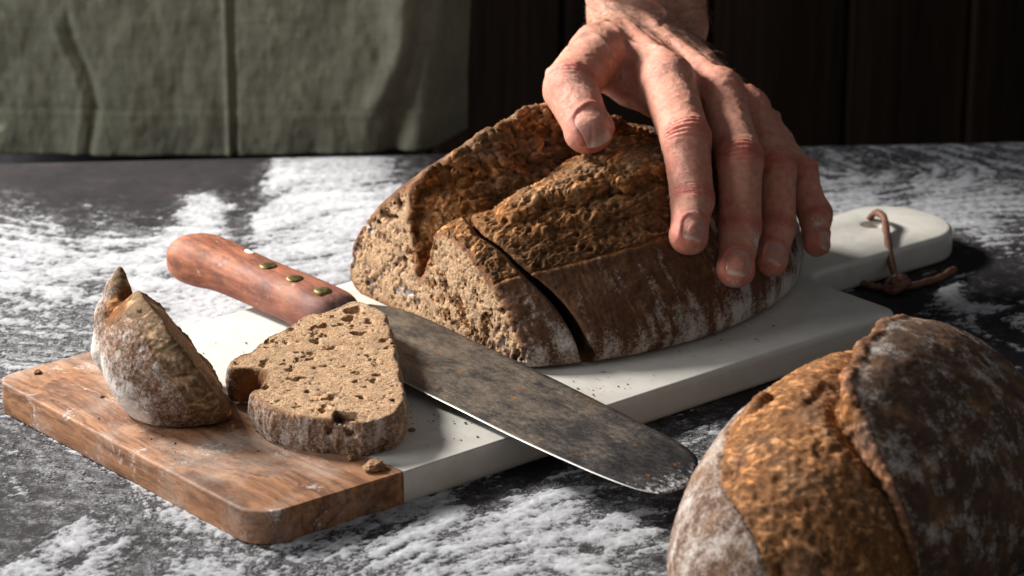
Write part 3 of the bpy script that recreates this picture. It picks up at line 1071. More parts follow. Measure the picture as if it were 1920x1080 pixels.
    col = lerp(col, C_CRUMB_D[None] * 0.45, inslit * (1 - inface))  # painted shade: crumb colour darkened on the slit walls
    # ---- flour
    mott = sstep(-0.25, 0.35, fbm(u * 1.3, v * 0.6, z * 0.6, 0.8, 4, 160))
    fl = 0.78 * sstep(2.7, 0.3, z + 0.9 * fbm(u, v, z, 0.6, 3, 120)) * (1 - torn) * (0.3 + 0.7 * mott)
    fl += 0.50 * sstep(31.0, 35.5, u + 1.5 * t1) * (1 - torn) * (0.4 + 0.6 * mott)
    fl += 0.55 * sstep(-0.1, 0.45, fbm(u * 1.6, v * 0.5, z * 0.5, 0.9, 4, 131)) * (1 - torn) * 0.9
    fl += 0.5 * sstep(3.4, 0.8, v) * (1 - torn) * sstep(-0.3, 0.2, t1)
    fl += torn * 0.03 + torn * 0.45 * sstep(0.36, 0.6, fbm(u, v, z, 1.2, 3, 140))
    fl = fl * (1 - crumb) + crumb * 0.16 * sstep(0.1, 0.5, fbm(u, v, z, 1.6, 3, 150))
    fl *= 1 - np.exp(-(((u - 21.15) / 0.6) ** 2 + ((v - 15.5) / 0.8) ** 2 + ((z - 0.5) / 0.6) ** 2) ** 2)
    N = vnormals(V, Q)
    root = empty('bread_loaf', tuple(BOARD_A + 26 * E1 - VC * E2) + (ZB,))
    root.rotation_euler = (0, 0, BOARD_ANG)
    W = np.stack([V[:, 0] - 26, -(V[:, 1] - VC), V[:, 2]], 1)
    WN = N * np.array([1, -1, 1])
    Qf = Q[:, ::-1]
    fc = crumb[Q].mean(1) > 0.5
    ft = (torn[Q].mean(1) > 0.5) & ~fc
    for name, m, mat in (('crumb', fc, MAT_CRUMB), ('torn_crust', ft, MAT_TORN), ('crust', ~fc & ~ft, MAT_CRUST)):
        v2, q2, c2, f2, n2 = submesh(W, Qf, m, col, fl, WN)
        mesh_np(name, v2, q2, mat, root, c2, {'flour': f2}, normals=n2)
    tag(root, 'large brown rye loaf with its cut end showing, held by the hand on the marble', 'bread loaf')
    return root


build_loaf()
# ------------------------------------------------------------------ slice lying on the board
SLICE = np.array([[0.88, 6.53], [1.32, 6.41], [2.01, 5.79], [2.47, 5.01], [2.45, 4.29], [2.74, 3.51], [2.75, 2.57], [2.99, 1.76], [3.0, 0.79], [3.25, -0.51], [3.27, -1.78], [3.54, -3.09], [3.5, -4.42], [3.18, -5.42], [2.73, -5.83], [1.95, -6.25], [0.7, -5.99], [-0.38, -5.78], [-1.35, -5.26], [-2.1, -4.69], [-2.69, -3.68], [-2.89, -3.3], [-2.5, -2.6], [-2.38, -1.73], [-2.58, -1.18], [-3.18, -0.84], [-3.91, -0.84], [-4.08, -0.23], [-3.77, 0.56], [-3.25, 0.9], [-2.85, 2.11], [-2.33, 2.93], [-1.64, 3.87], [-1.05, 5.01], [-0.23, 5.31], [0.4, 5.98]])


def poly_sdf(P, x, y):
    d = np.full(x.shape, 1e9)
    ins = np.zeros(x.shape, bool)
    for i in range(len(P)):
        a, b = P[i - 1], P[i]
        ex, ey = b - a
        wx, wy = x - a[0], y - a[1]
        t = np.clip((wx * ex + wy * ey) / (ex * ex + ey * ey), 0, 1)
        d = np.minimum(d, (wx - ex * t) ** 2 + (wy - ey * t) ** 2)
        c1 = (a[1] <= y) & (b[1] > y) & (ex * wy - ey * wx > 0)
        c2 = (a[1] > y) & (b[1] <= y) & (ex * wy - ey * wx < 0)
        ins ^= c1 | c2
    d = np.sqrt(d)
    return np.where(ins, -d, d)


def build_slice():
    h = 0.06
    o = np.array([-4.6, -6.9, -0.3])
    n = ((np.array([4.2, 7.1, 2.1]) - o) / h).astype(int)
    x = (o[0] + h * np.arange(n[0]))[:, None, None]
    y = (o[1] + h * np.arange(n[1]))[None, :, None]
    z = (o[2] + h * np.arange(n[2]))[None, None, :]
    P = np.array([[smooth_table(np.array([t]), np.arange(-2, len(SLICE) + 3), np.r_[SLICE[-2:, k], SLICE[:, k], SLICE[:3, k]])[0] for k in (0, 1)] for t in np.arange(0, len(SLICE), 0.34)])
    d2 = poly_sdf(P, *np.meshgrid(x.ravel(), y.ravel(), indexing='ij'))[:, :, None]
    T = 1.62
    bulge = 0.14 * np.sin(np.clip(z / T, 0, 1) * math.pi)
    f = smax(d2 - bulge + 0.05, np.abs(z - T / 2) - T / 2 + 0.05 * perlin(x * 0.5, y * 0.5, z * 0, 3), 0.12).astype(np.float32)
    rng = np.random.default_rng(8)
    cs, rs = [], []
    for _ in range(420):
        c = (rng.uniform(-4, 3.6), rng.uniform(-6.2, 6.4), T + rng.uniform(-0.08, 0.05))
        big = rng.random() ** 7
        r = 0.045 + 0.12 * big
        an = rng.uniform(1, 3.0)
        cs.append(c)
        rs.append((r * an, r, r * 1.1) if rng.random() < 0.5 else (r, r * an, r * 1.1))
    for px, py, rx, ry, rz in ((1.05, 5.5, 0.34, 0.42, 0.4), (0.85, 4.6, 0.22, 0.3, 0.3), (1.75, 4.3, 0.2, 0.35, 0.3), (-0.3, 3.7, 0.3, 0.22, 0.25), (0.5, 4.0, 0.16, 0.2, 0.2), (1.3, 2.9, 0.28, 0.2, 0.22),
                               (-0.55, 2.1, 0.3, 0.25, 0.25), (-2.6, 2.0, 0.38, 0.2, 0.2), (0.2, 1.3, 0.2, 0.2, 0.2), (2.2, -2.1, 0.16, 0.22, 0.35), (1.75, -3.75, 0.14, 0.24, 0.3), (0.55, -3.8, 0.2, 0.3, 0.25),
                               (1.1, -5.65, 0.55, 0.55, 0.55), (1.6, -5.75, 0.4, 0.4, 0.4), (-2.35, -2.75, 0.2, 0.25, 0.3), (-0.6, 0.2, 0.18, 0.15, 0.2), (2.45, 2.2, 0.15, 0.2, 0.2)):
        cs.append((px, py, T - 0.02))
        rs.append((rx, ry, rz))
    carve_pores(f, o, h, np.array(cs), np.array(rs), rng.normal(0, 0.6, len(cs)), (0, 1))
    V, Q = surface_nets(f, o, h)
    V = relax(V, Q, 1, 0.4)
    x, y, z = V.T
    N = vnormals(V, Q)
    dd = poly_sdf(P, x, y) + 0.05 - 0.14 * np.sin(np.clip(z / T, 0, 1) * math.pi)
    top = sstep(T - 0.45, T - 0.1, z) * sstep(0.02, -0.12, dd) + sstep(0.3, 0.05, z) * sstep(-0.1, -0.2, dd)
    crumb = np.clip(top, 0, 1)
    notch = sstep(1.5, 0.9, np.hypot(x + 3.1, y + 1.9)) * (1 - crumb)
    dn, brown = crumb_relief(x, y, z, 211)
    ver = fbm(x, y, z * 0.3, 1.6, 4, 51, 0.6, True)
    d = crumb * dn * 0.5 + (1 - crumb) * (0.10 * ver + 0.04 * fbm(x, y, z, 4, 3, 4) + 0.06 * fbm(x, y, z, 1.2, 2, 14))
    d *= sstep(-0.02, 0.15, z)
    V = V + N * d[:, None]
    t1 = fbm(x, y, z, 0.7, 4, 101)
    col = lerp(C_CRUST[None] * 1.3, C_CRUST_L[None], sstep(-0.3, 0.4, t1 + 0.35 * ver))
    col = lerp(col, C_TORN[None] * 0.55, notch)
    rim = np.exp(-((z - T + 0.06) / 0.10) ** 2) * sstep(-0.16, 0.0, dd)
    col = lerp(col, C_EDGE[None] * 0.8, 0.45 * rim)
    pale = sstep(2.0, 2.7, x + 0.12 * y) * (1 - crumb)
    col = lerp(col, C_CRUMB[None] * 0.95, 0.75 * pale)
    cc = lerp(C_CRUMB[None], C_CRUMB_D[None], np.clip(brown * 0.9 + 0.5 * sstep(0, 0.6, fbm(x, y, z, 1.1, 3, 33)), 0, 1))
    sp = sstep(0.62, 0.72, perlin(x * 2.1, y * 2.1, z, 66))
    cc = lerp(cc, np.array([[0.50, 0.17, 0.035]]), 0.8 * sp)
    cc = lerp(cc, C_CRUST_L[None], 0.6 * sstep(-0.22, -0.02, dd))
    col = lerp(col, cc, crumb)
    fl = (0.30 + 0.5 * sstep(-0.1, 0.5, fbm(x, y, z * 0.4, 1.3, 4, 120))) * (1 - crumb) * (1 - notch)
    fl += crumb * 0.42 * sstep(0.12, 0.5, fbm(x, y, z, 0.9, 4, 150))
    N = vnormals(V, Q)
    root = empty('bread_slice', (-8.09, -6.12, 1.5 + 0.055 * 4.78))
    root.rotation_euler = (math.atan(0.055), 0, 0)
    fc = crumb[Q].mean(1) > 0.5
    for name, m, mat in (('crumb', fc, MAT_CRUMB), ('crust', ~fc, MAT_CRUST)):
        v2, q2, c2, f2, n2 = submesh(V, Q, m, col, fl, N)
        mesh_np(name, v2, q2, mat, root, c2, {'flour': f2}, normals=n2)
    tag(root, 'slice of brown bread lying flat between the heel and the knife blade', 'bread slice')


build_slice()


# ------------------------------------------------------------------ heel of the loaf, resting on its crust
def build_heel():
    T = np.array([-17.10, -2.9, 6.7])
    B = np.array([-12.0, -8.45, 1.9])
    M0 = (T + B) / 2
    a = (B - T) / np.linalg.norm(B - T)
    b = np.array([-0.813, -0.195, -0.548])
    b = b - a * (a @ b)
    b /= np.linalg.norm(b)
    nn = np.cross(a, b)
    ha = np.linalg.norm(B - T) / 2
    h = 0.065
    o = np.array([-20.5, -12.0, 1.3])
    n = ((np.array([-10.2, -0.5, 7.6]) - o) / h).astype(int)
    x = (o[0] + h * np.arange(n[0]))[:, None, None]
    y = (o[1] + h * np.arange(n[1]))[None, :, None]
    z = (o[2] + h * np.arange(n[2]))[None, None, :]

    def frame(x, y, z):
        r = [x - M0[0], y - M0[1], z - M0[2]]
        return [sum(r[k] * ax[k] for k in range(3)) for ax in (a, b, nn)]

    def crust_f(x, y, z):
        s, t, w_ = frame(x, y, z)
        s2 = (s - 1.2) / (ha - 1.05)
        q = np.sqrt((np.abs(s2)) ** 2.3 + (np.abs(t) / 3.55) ** 2.2 + (np.abs(w_ + 0.3) / 3.1) ** 2.2 + 1e-9)
        f = (q - 1) * 3.0
        # thin pointed flap of the split crust at the upper end
        e = rcone((x, y, z), (-16.75, -5.8, 3.9), 1.4, (-17.0, -5.35, 5.1), 0.98)
        e2 = smin(rcone((x, y, z), (-17.0, -5.35, 5.1), 0.98, (-17.02, -4.95, 6.1), 0.56), rcone((x, y, z), (-17.02, -4.95, 6.1), 0.56, (-16.88, -4.5, 7.05), 0.10), 0.15)
        return smin(f, smin(e, e2, 0.1), 0.12)

    f = crust_f(x, y, z)
    s, t, w_ = frame(x, y, z)
    cutp = -(t + 0.06 + 0.12 * np.cos(np.clip((s - 0.6) * 0.36, -1.5, 1.5)))
    cutp = cutp + 0.18 * perlin(x * 0.9, y * 0.9, z * 0.9, 6)
    f = smax(f, cutp, 0.15)
    f = smax(f, 1.505 - z, 0.2).astype(np.float32)
    loc = lambda ss, tt, ww: M0 + a * ss + b * tt + nn * ww
    sgn = -1.0 if (nn @ np.array([0, -0.942, 0.335])) < 0 else 1.0
    cs = [loc(0.2, 0.30, sgn * 2.6), loc(0.7, 0.45, sgn * 2.5), loc(1.25, 0.35, sgn * 2.4), loc(-0.2, 0.1, sgn * 2.6), loc(2.2, 0.05, sgn * 2.0)]
    rs = [(0.5, 0.45, 0.45), (0.5, 0.5, 0.35), (0.35, 0.35, 0.3), (0.3, 0.3, 0.35), (0.28, 0.25, 0.3)]
    carve_pores(f, o, h, np.array(cs), np.array(rs))
    V, Q = surface_nets(f, o, h)
    V = relax(V, Q, 1, 0.4)
    x, y, z = V.T
    s, t, w_ = frame(x, y, z)
    N = vnormals(V, Q)
    sh = crust_f(x, y, z)
    crumb = sstep(-0.10, -0.28, sh) * sstep(1.5, 1.62, z)
    torn = sstep(1.15, 0.45, t + 0.35 * perlin(x, y, z, 17) - 0.05 * s) * (1 - crumb)
    ear = sstep(1.35, 0.9, np.sqrt((x + 16.35) ** 2 + (y + 5.7) ** 2 * 0.3 + (z - 5.35) ** 2))
    torn = np.maximum(torn, ear) * (1 - crumb)
    st = fbm(x, y, z, 1.5, 4, 21, 0.55, True)
    st2 = fbm(x, y, z, 4.0, 3, 28, 0.6, True)
    dn, brown = crumb_relief(x, y, z, 311)
    d = crumb * dn + (1 - crumb) * (torn * (0.13 * st + 0.06 * st2) + (1 - torn) * (0.07 * fbm(x, y, z, 1.0, 4, 61) + 0.035 * st2 + 0.03 * st))
    d *= sstep(1.5, 1.7, z) * (1 - 0.75 * sstep(5.2, 6.2, z))
    V = V + N * d[:, None]
    t1 = fbm(x, y, z, 0.6, 4, 101)
    col = lerp(C_CRUST[None] * 1.25, C_CRUST_L[None] * 1.05, sstep(-0.25, 0.4, t1))
    tc = lerp(C_CRUST_L[None] * 0.9, C_CRUMB[None] * 1.1, np.clip(0.5 + 0.8 * st, 0, 1))
    col = lerp(col, tc, torn)
    col = lerp(col, lerp(C_TORN_D[None], C_EDGE[None], np.clip(0.4 + 0.8 * st, 0, 1)), ear * torn)
    cc = lerp(C_CRUMB[None], C_CRUMB_D[None], brown)
    col = lerp(col, cc, crumb)
    fl = (0.30 + 0.6 * sstep(-0.1, 0.45, fbm(x, y, z, 0.9, 5, 120, 0.6))) * (1 - torn) + 0.25 * torn * (1 - ear) * sstep(-0.1, 0.4, t1)
    fl += 0.5 * sstep(2.2, 3.3, t + 0.4 * t1)
    fl *= (1 - crumb)
    N = vnormals(V, Q)
    base = np.array([-15.0, -6.2, 1.5])
    root = empty('bread_heel', tuple(base))
    fc = crumb[Q].mean(1) > 0.5
    ft = (torn[Q].mean(1) > 0.5) & ~fc
    for name, m, mat in (('crumb', fc, MAT_CRUMB), ('torn_crust', ft, MAT_TORN), ('crust', ~fc & ~ft, MAT_CRUST)):
        if m.sum() < 20:
            continue
        v2, q2, c2, f2, n2 = submesh(V - base, Q, m, col, fl, N)
        mesh_np(name, v2, q2, mat, root, c2, {'flour': f2}, normals=n2)
    tag(root, 'floury heel of bread tipped up on the wooden end of the board', 'bread heel')


build_heel()


# ------------------------------------------------------------------ second loaf, whole, at the front
def build_second_loaf():
    c0 = np.array([14.13, -18.96])
    t0 = -0.62
    h = 0.1
    o = np.array([-7.6, -12.6, -0.2])
    n = ((np.array([7.6, 12.4, 10.4]) - o) / h).astype(int)
    x = (o[0] + h * np.arange(n[0]))[:, None, None]
    y = (o[1] + h * np.arange(n[1]))[None, :, None]
    z = (o[2] + h * np.arange(n[2]))[None, None, :]
    earx = lambda y: smooth_table(y, [-13, -7.5, -5.8, -5.4, -4.6, -3.3, -1.2, 2.3, 6, 11], [9, 7, 4.6, 3.1, 1.8, 0.65, 0.05, -0.9, -1.6, -2.2]) + 0.12 * np.sin(y * 2.1)
    scx = lambda y: smooth_table(y, [-13, -10.2, -9.4, -8.5, -6.7, -5, -3, 2, 8, 12], [4, 1.2, -0.3, -1.7, -2.95, -3.8, -4.3, -4.5, -4.0, -2.0])

    def ztop(x, y):
        q = np.clip(1 - (x / 6.6) ** 2 - (y / 11.3) ** 2, 0, 1)
        zd = 8.3 * q ** 0.46
        e = x - earx(y)
        tp = sstep(11, 8, y) * sstep(-7.2, -4.5, y)
        zf = zd + 0.85 * tp * np.exp(-(np.clip(e, 0, 9) / 4.2) ** 2)
        s = x - scx(y)
        torn = sstep(0.0, 0.25, s) * sstep(0.15, -0.1, e)
        zt = zd - 0.22 * torn - 0.55 * tp * np.exp(-((e + 0.5) / 0.8) ** 2) + 0.10 * np.exp(-((s + 0.1) / 0.2) ** 2) + 0.55 * np.exp(-((x + 3.05) / 0.2) ** 2) * np.exp(-((y + 3.7) / 0.55) ** 2)
        return zt, zf, e, s, torn, tp

    zt, zf, e, s, torn, tp = ztop(x, y)

    def grad(Z):
        g = np.gradient(Z[:, :, 0], h)
        return np.sqrt(1 + np.clip(g[0] ** 2 + g[1] ** 2, 0, 25))[:, :, None]

    f1 = (z - zt) / grad(zt)
    wob = 0.25 * perlin(x * 0 + 1, y * 0.8, z * 0.9, 3) + 0.12 * perlin(x * 0, y * 2.2, z * 2.2, 5)
    f2 = smax((z - zf) / grad(zf), -(e + 0.25 * np.clip(z - zt, 0, 1) + wob), 0.2)
    f = smin(f1, f2, 0.12)
    side = np.sqrt((x / 6.6) ** 2 + (y / 11.3) ** 2)
    f = smax(f, (side - 1 + 0.03 * np.clip(2.2 - z, 0, 2.2) ** 2) * 6.5, 0.7)
    f = smax(f, 0.02 - z, 0.4).astype(np.float32)
    V, Q = surface_nets(f, o, h)
    V = relax(V, Q, 1, 0.4)
    x, y, z = V.T
    zt, zf, e, s, torn, tp = ztop(x, y)
    N = vnormals(V, Q)
    wall = sstep(-0.35, -0.05, e) * sstep(0.35, 0.1, e) * (z > zt + 0.05) * (z < zf + 0.1)
    torn = np.clip(torn * sstep(0.4, 0.0, e) + wall, 0, 1) * (z > 2.0)
    st = fbm(x, y, z, 0.9, 4, 21, 0.55, True)
    st2 = fbm(x, y, z, 2.6, 3, 28, 0.6, True)
    ww = worley(x * 1.1, y * 1.1, z * 1.1, 77)[0]
    d = torn * (0.12 * st + 0.12 * st2 - 0.12 * sstep(0.4, 0.1, ww) - 0.22 * sstep(0.12, 0.5, fbm(x, y, z, 0.75, 4, 57)) * sstep(-4.2, -1.0, e)) + (1 - torn) * (0.09 * fbm(x, y, z, 0.7, 4, 61) + 0.035 * st2)
    d = d * sstep(0, 0.4, z)
    V = V + N * d[:, None]
    t1 = fbm(x, y, z, 0.5, 4, 101)
    col = lerp(C_CRUST[None] * 1.0, C_CRUST_L[None], sstep(-0.2, 0.45, t1))
    flap = sstep(0.0, 0.6, e)
    dark = lerp(np.array([[0.115, 0.058, 0.032]]), C_CRUST_L[None] * 1.25, sstep(-0.1, 0.5, fbm(x, y, z, 0.8, 4, 7)))
    col = lerp(col, dark, flap)
    tt = np.clip(0.45 + 1.0 * (st - 0.1) + 0.6 * st2 - 0.4 * sstep(0.45, 0.1, ww), 0, 1)
    ct = lerp(C_TORN_D[None], C_TORN[None] * np.array([1.15, 1.1, 1.0]), tt)
    ct = ct * np.array([[0.78, 0.84, 1.05]])
    ct = lerp(ct, C_CRUMB[None] * np.array([1.0, 0.9, 0.9]), 0.7 * sstep(-0.1, 0.35, fbm(x, y, z, 0.5, 3, 55)))
    pit = sstep(0.12, 0.5, fbm(x, y, z, 0.75, 4, 57)) * sstep(-4.2, -1.0, e) * sstep(0.2, -0.5, e)
    ct = lerp(ct, C_TORN_D[None] * 0.7, 0.8 * pit)
    ct = lerp(ct, np.array([[0.30, 0.15, 0.10]]), 0.7 * wall)
    edge = np.exp(-((e + 0.45) / 0.25) ** 2)
    ct = lerp(ct, C_EDGE[None], 0.8 * edge * (1 - wall))
    col = lerp(col, ct, torn)
    fl = (0.22 + 0.42 * sstep(-0.3, 0.4, fbm(x, y, z, 0.7, 5, 120, 0.65))) * (1 - torn) * (1 - flap)
    fl += flap * (1 - torn) * (0.13 + 0.55 * sstep(-0.1, 0.4, fbm(x, y, z, 0.9, 5, 130, 0.65)))
    fl += flap * (1 - torn) * 0.6 * np.exp(-((e - 0.15) / 0.25) ** 2)
    fl += torn * 0.2 * sstep(0.0, 0.4, t1)
    N = vnormals(V, Q)
    root = empty('bread_loaf', (c0[0], c0[1], 0))
    root.rotation_euler = (0, 0, t0)
    ft = torn[Q].mean(1) > 0.5
    for name, m, mat in (('torn_crust', ft, MAT_TORN), ('crust', ~ft, MAT_CRUST)):
        v2, q2, c2, f2, n2 = submesh(V, Q, m, col, fl, N)
        mesh_np(name, v2, q2, mat, root, c2, {'flour': f2}, normals=n2)
    tag(root, 'whole uncut loaf with a split floury crust standing on the table before the board', 'bread loaf')


build_second_loaf()
# ------------------------------------------------------------------ old bread knife
def build_knife():
    root = empty('knife', (-7.53, 4.08, 2.45))
    X = Vector((0.6211, -0.7827, -0.0404))
    Z = Vector((0.0251, -0.0316, 0.9992))
    Y = Z.cross(X)
    root.rotation_euler = Matrix((X, Y, Z)).transposed().to_euler()
    tag(root, 'old knife with a stained steel blade and a reddish wooden handle', 'knife')
    # blade: outline with a thin wedge section
    up = spline([(1.2, 0.3), (2.2, 1.0), (3.4, 1.27), (7, 1.5), (12.9, 1.72), (18.6, 1.74), (21.6, 1.68), (22.6, 1.40), (23.6, 0.55), (24.25, -0.5), (24.42, -1.4), (24.25, -2.1)], 60)
    lo = spline([(1.2, -2.7), (2.2, -3.45), (3.4, -3.72), (9.3, -3.75), (13.3, -3.58), (16.5, -3.45), (19.7, -3.18), (21.6, -2.95), (23.1, -2.65), (23.8, -2.42), (24.25, -2.1)], 60)
    V, F = [], []
    cr = [(0.0, 0.105, -0.105), (0.06, 0.125, -0.115), (0.5, 0.085, -0.085), (0.975, 0.035, -0.035), (0.985, 0.030, -0.030), (1.0, 0.0, 0.0)]
    m = len(cr)
    for i in range(60):
        k = min(1.0, (59 - i) / 5)
        for s, a, b in cr:
            p = up[i] * (1 - s) + lo[i] * s
            V.append((p[0], p[1], a * (0.25 + 0.75 * k)))
        for s, a, b in cr:
            p = up[i] * (1 - s) + lo[i] * s
            V.append((p[0], p[1], b * (0.25 + 0.75 * k) - 0.001))
    w_ = 2 * m
    for i in range(59):
        for k in range(m - 1):
            a = i * w_ + k
            F.append((a, a + 1, a + w_ + 1, a + w_))
            a = i * w_ + m + k
            F.append((a + 1, a, a + w_, a + w_ + 1))
        a = i * w_
        F.append((a + w_, a + w_ + m, a + m, a))
        F.append((a + m - 1, a + 2 * m - 1, a + w_ + 2 * m - 1, a + w_ + m - 1))
    F.append(tuple(range(m)) + tuple(range(2 * m - 1, m - 1, -1)))
    M = Mat('stained_steel', 0.4, 0.5)
    M.b.inputs['Metallic'].default_value = 1.0
    co = M.coords((0.8, 1.3, 1))
    n1 = M.noise(0.55, 6, 0.7, co, 0.4)
    n2 = M.noise(3.6, 7, 0.8, co, 0.3)
    n3 = M.noise(14.0, 5, 0.8, co)
    along = M.N.new('ShaderNodeSeparateXYZ')
    M.L(M.coords(), along.inputs[0])
    k = M.math('ADD', M.math('MULTIPLY', n2, 0.38), M.math('MULTIPLY', n1, 0.62))
    k = M.math('ADD', k, M.math('MULTIPLY', M.math('SUBTRACT', n3, 0.5), 0.42))
    k = M.math('SUBTRACT', k, M.math('MULTIPLY', M.ramp(M.math('DIVIDE', along.outputs[0], 25.0), [(0.66, 0.0), (0.88, 1.0)]), 0.13))
    c = M.ramp(k, [(0.32, (0.026, 0.025, 0.027)), (0.44, (0.075, 0.067, 0.062)), (0.55, (0.190, 0.155, 0.120)), (0.70, (0.330, 0.265, 0.195))])
    rust = M.ramp(M.math('ADD', M.noise(0.9, 5, 0.6, M.coords((1, 1, 1), (0, 0, 1.0))), M.math('MULTIPLY', n3, 0.2)), [(0.74, 0.0), (0.82, 0.8)])
    c = M.mix(rust, c, (0.42, 0.17, 0.035))
    tip = M.ramp(M.math('DIVIDE', along.outputs[0], 25.0), [(0.86, 0.0), (0.97, 1.0)])
    fl = M.ramp(M.math('ADD', M.math('MULTIPLY', tip, 0.22), M.math('ADD', M.math('MULTIPLY', n2, 0.7), M.math('MULTIPLY', n3, 0.35))), [(0.70, 0.0), (0.80, 0.8)])
    c = M.mix(fl, c, (0.60, 0.60, 0.60))
    M.L(M.math('SUBTRACT', 0.62, M.math('MULTIPLY', fl, 0.6)), M.b.inputs['Metallic'])
    scr = M.noise(1.0, 3, 0.6, M.coords((0.25, 14.0, 1), (0, 0, 0.02)))
    c = M.mix(0.6, c, M.ramp(scr, [(0.35, 0.75), (0.65, 1.25)]), 'MULTIPLY')
    c = M.mix(M.attr('ground'), c, (0.62, 0.60, 0.57))
    mb = M.done(c, M.ramp(n2, [(0.3, 0.36), (0.7, 0.62)]), M.bump(n3, 0.006, 0.6, M.bump(n2, 0.012, 0.5)))
    bo = mesh_py('blade', V, F, mb, root, True)
    at = bo.data.attributes.new('ground', 'FLOAT', 'POINT')
    at.data.foreach_set('value', np.tile(np.array([0, 0, 0, 0, 0.4, 0.6] * 2, np.float32), 60))

    # handle: an oval grip with a swollen butt
    st = spline([(2.0, -1.62, 0.85, 0.72), (1.4, -1.66, 1.24, 1.02), (0.0, -1.75, 1.38, 1.10), (-2.5, -2.0, 1.36, 1.08), (-5.0, -2.25, 1.34, 1.08), (-6.6, -2.45, 1.40, 1.12),
                 (-7.8, -2.66, 1.55, 1.18), (-8.6, -2.78, 1.58, 1.18), (-9.25, -2.84, 1.32, 1.02), (-9.55, -2.84, 0.85, 0.7), (-9.68, -2.84, 0.25, 0.22)], 90)
    m = 48
    V, F = [], []
    for x, y, a, b in st:
        for k in range(m):
            an = 2 * math.pi * k / m
            ca, sa = math.cos(an), math.sin(an)
            p = 2.6
            a_, b_ = 0.96 * a, 0.96 * b
            r = (abs(ca) ** p + abs(sa) ** p) ** (-1 / p)
            yy, zz = y + a_ * r * ca, b_ * r * sa
            if sa > 0.3:      # dished wear and the split near the blade
                zz -= 0.13 * math.exp(-((yy + 2.2 - 0.07 * x + 0.05 * math.sin(x * 3)) / 0.06) ** 2) * (1 if x > -1.7 else 0) * min(1, (x + 1.7) / 1.5)
            V.append((x, yy, zz))
    V = np.array(V)
    V += 0.05 * np.stack([perlin(V[:, 0] * 0.7, V[:, 1] * 0.9, V[:, 2] * 0.9, s) for s in (1, 2, 3)], 1)
    for i in range(len(st) - 1):
        for k in range(m):
            F.append((i * m + k, (i + 1) * m + k, (i + 1) * m + (k + 1) % m, i * m + (k + 1) % m))
    F.append(tuple(range(m)))
    F.append(tuple((len(st) - 1) * m + k for k in range(m))[::-1])
    M = Mat('worn_handle_wood', 0.6, 0.3)
    co = M.coords((0.14, 1, 1))
    g = M.noise(1.2, 6, 0.65, co, 0.8)
    g2 = M.noise(6.0, 5, 0.7, M.coords((0.2, 1, 1)))
    d = M.noise(0.45, 5, 0.65)
    along = M.N.new('ShaderNodeSeparateXYZ')
    M.L(M.coords(), along.inputs[0])
    c = M.ramp(g, [(0.3, (0.16, 0.045, 0.028)), (0.5, (0.36, 0.125, 0.065)), (0.7, (0.52, 0.215, 0.105))])
    c = M.mix(0.7, c, M.ramp(g2, [(0.3, 0.55), (0.65, 1.15)]), 'MULTIPLY')
    old = M.ramp(M.math('ADD', M.math('ADD', -0.10, M.math('MULTIPLY', along.outputs[0], 0.06)), M.math('ADD', M.math('MULTIPLY', along.outputs[1], -0.10), M.math('MULTIPLY', d, 1.2))), [(0.42, 0.0), (0.85, 0.75)])
    c = M.mix(old, c, (0.115, 0.045, 0.042))
    ends = M.ramp(M.math('ADD', M.math('MULTIPLY', M.math('SUBTRACT', along.outputs[0], 1.4), 0.30), M.math('MULTIPLY', d, 1.1)), [(0.50, 0.0), (0.78, 0.9)])
    c = M.mix(ends, c, (0.022, 0.016, 0.015))
    stn = M.ramp(M.noise(0.9, 6, 0.75, M.coords((0.7, 1, 1), (1, 0, 0))), [(0.50, 0.0), (0.68, 0.8)])
    c = M.mix(stn, c, (0.07, 0.03, 0.02))
    fs = M.ramp(M.math('ADD', M.noise(1.4, 4, 0.7, M.coords((0.6, 1, 1), (0, 0, 2))), M.math('MULTIPLY', g2, 0.25)), [(0.78, 0.0), (0.86, 0.7)])
    c = M.mix(fs, c, (0.6, 0.55, 0.5))
    mh = M.done(c, M.ramp(g2, [(0.3, 0.52), (0.7, 0.75)]), M.bump(g2, 0.03, 0.7, M.bump(g, 0.04, 0.5)))
    mesh_py('handle', V, F, mh, root, True)
    M = Mat('dull_brass', 0.34, 0.5)
    M.b.inputs['Metallic'].default_value = 1.0
    n = M.noise(5.0, 5, 0.7)
    mr = M.done(M.ramp(n, [(0.35, (0.10, 0.078, 0.030)), (0.65, (0.25, 0.20, 0.09))]), M.ramp(n, [(0.3, 0.42), (0.7, 0.65)]), M.bump(n, 0.02, 0.6))
    prof = [(0.0, 0.065), (0.2, 0.062), (0.33, 0.05), (0.395, 0.02), (0.41, -0.02), (0.41, -0.2)]
    for x, y, z in ((-3.51, -2.15, 1.05), (-1.43, -2.08, 1.06), (0.53, -1.89, 1.06)):
        V, F = [(x, y, z + prof[0][1])], []
        m = 22
        for r, dz in prof[1:]:
            V += [(x + r * math.cos(2 * math.pi * k / m), y + r * math.sin(2 * math.pi * k / m), z + dz) for k in range(m)]
        for k in range(m):
            F.append((0, 1 + k, 1 + (k + 1) % m))
            for j in range(len(prof) - 2):
                a, b = 1 + j * m, 1 + (j + 1) * m
                F.append((a + k, b + k, b + (k + 1) % m, a + (k + 1) % m))
        mesh_py('rivet', V, F, mr, root, True)
    # dab of flour stuck to the grip
    V, F = [], []
    P = [(-5.56 + 0.30 * math.cos(t) * (1 + 0.2 * math.sin(3 * t)), -1.87 + 0.17 * math.sin(t) * (1 + 0.2 * math.cos(2 * t))) for t in np.linspace(0, 2 * math.pi, 16)[:-1]]
    V = [(-5.56, -1.87, 1.15)] + [(x, y, 1.05) for x, y in P]
    F = [(0, 1 + k, 1 + (k + 1) % len(P)) for k in range(len(P))]
    mesh_py('flour_dab', V, F, Mat('flour_paste', 0.9, 0.2).done((0.78, 0.76, 0.74)), root, True)


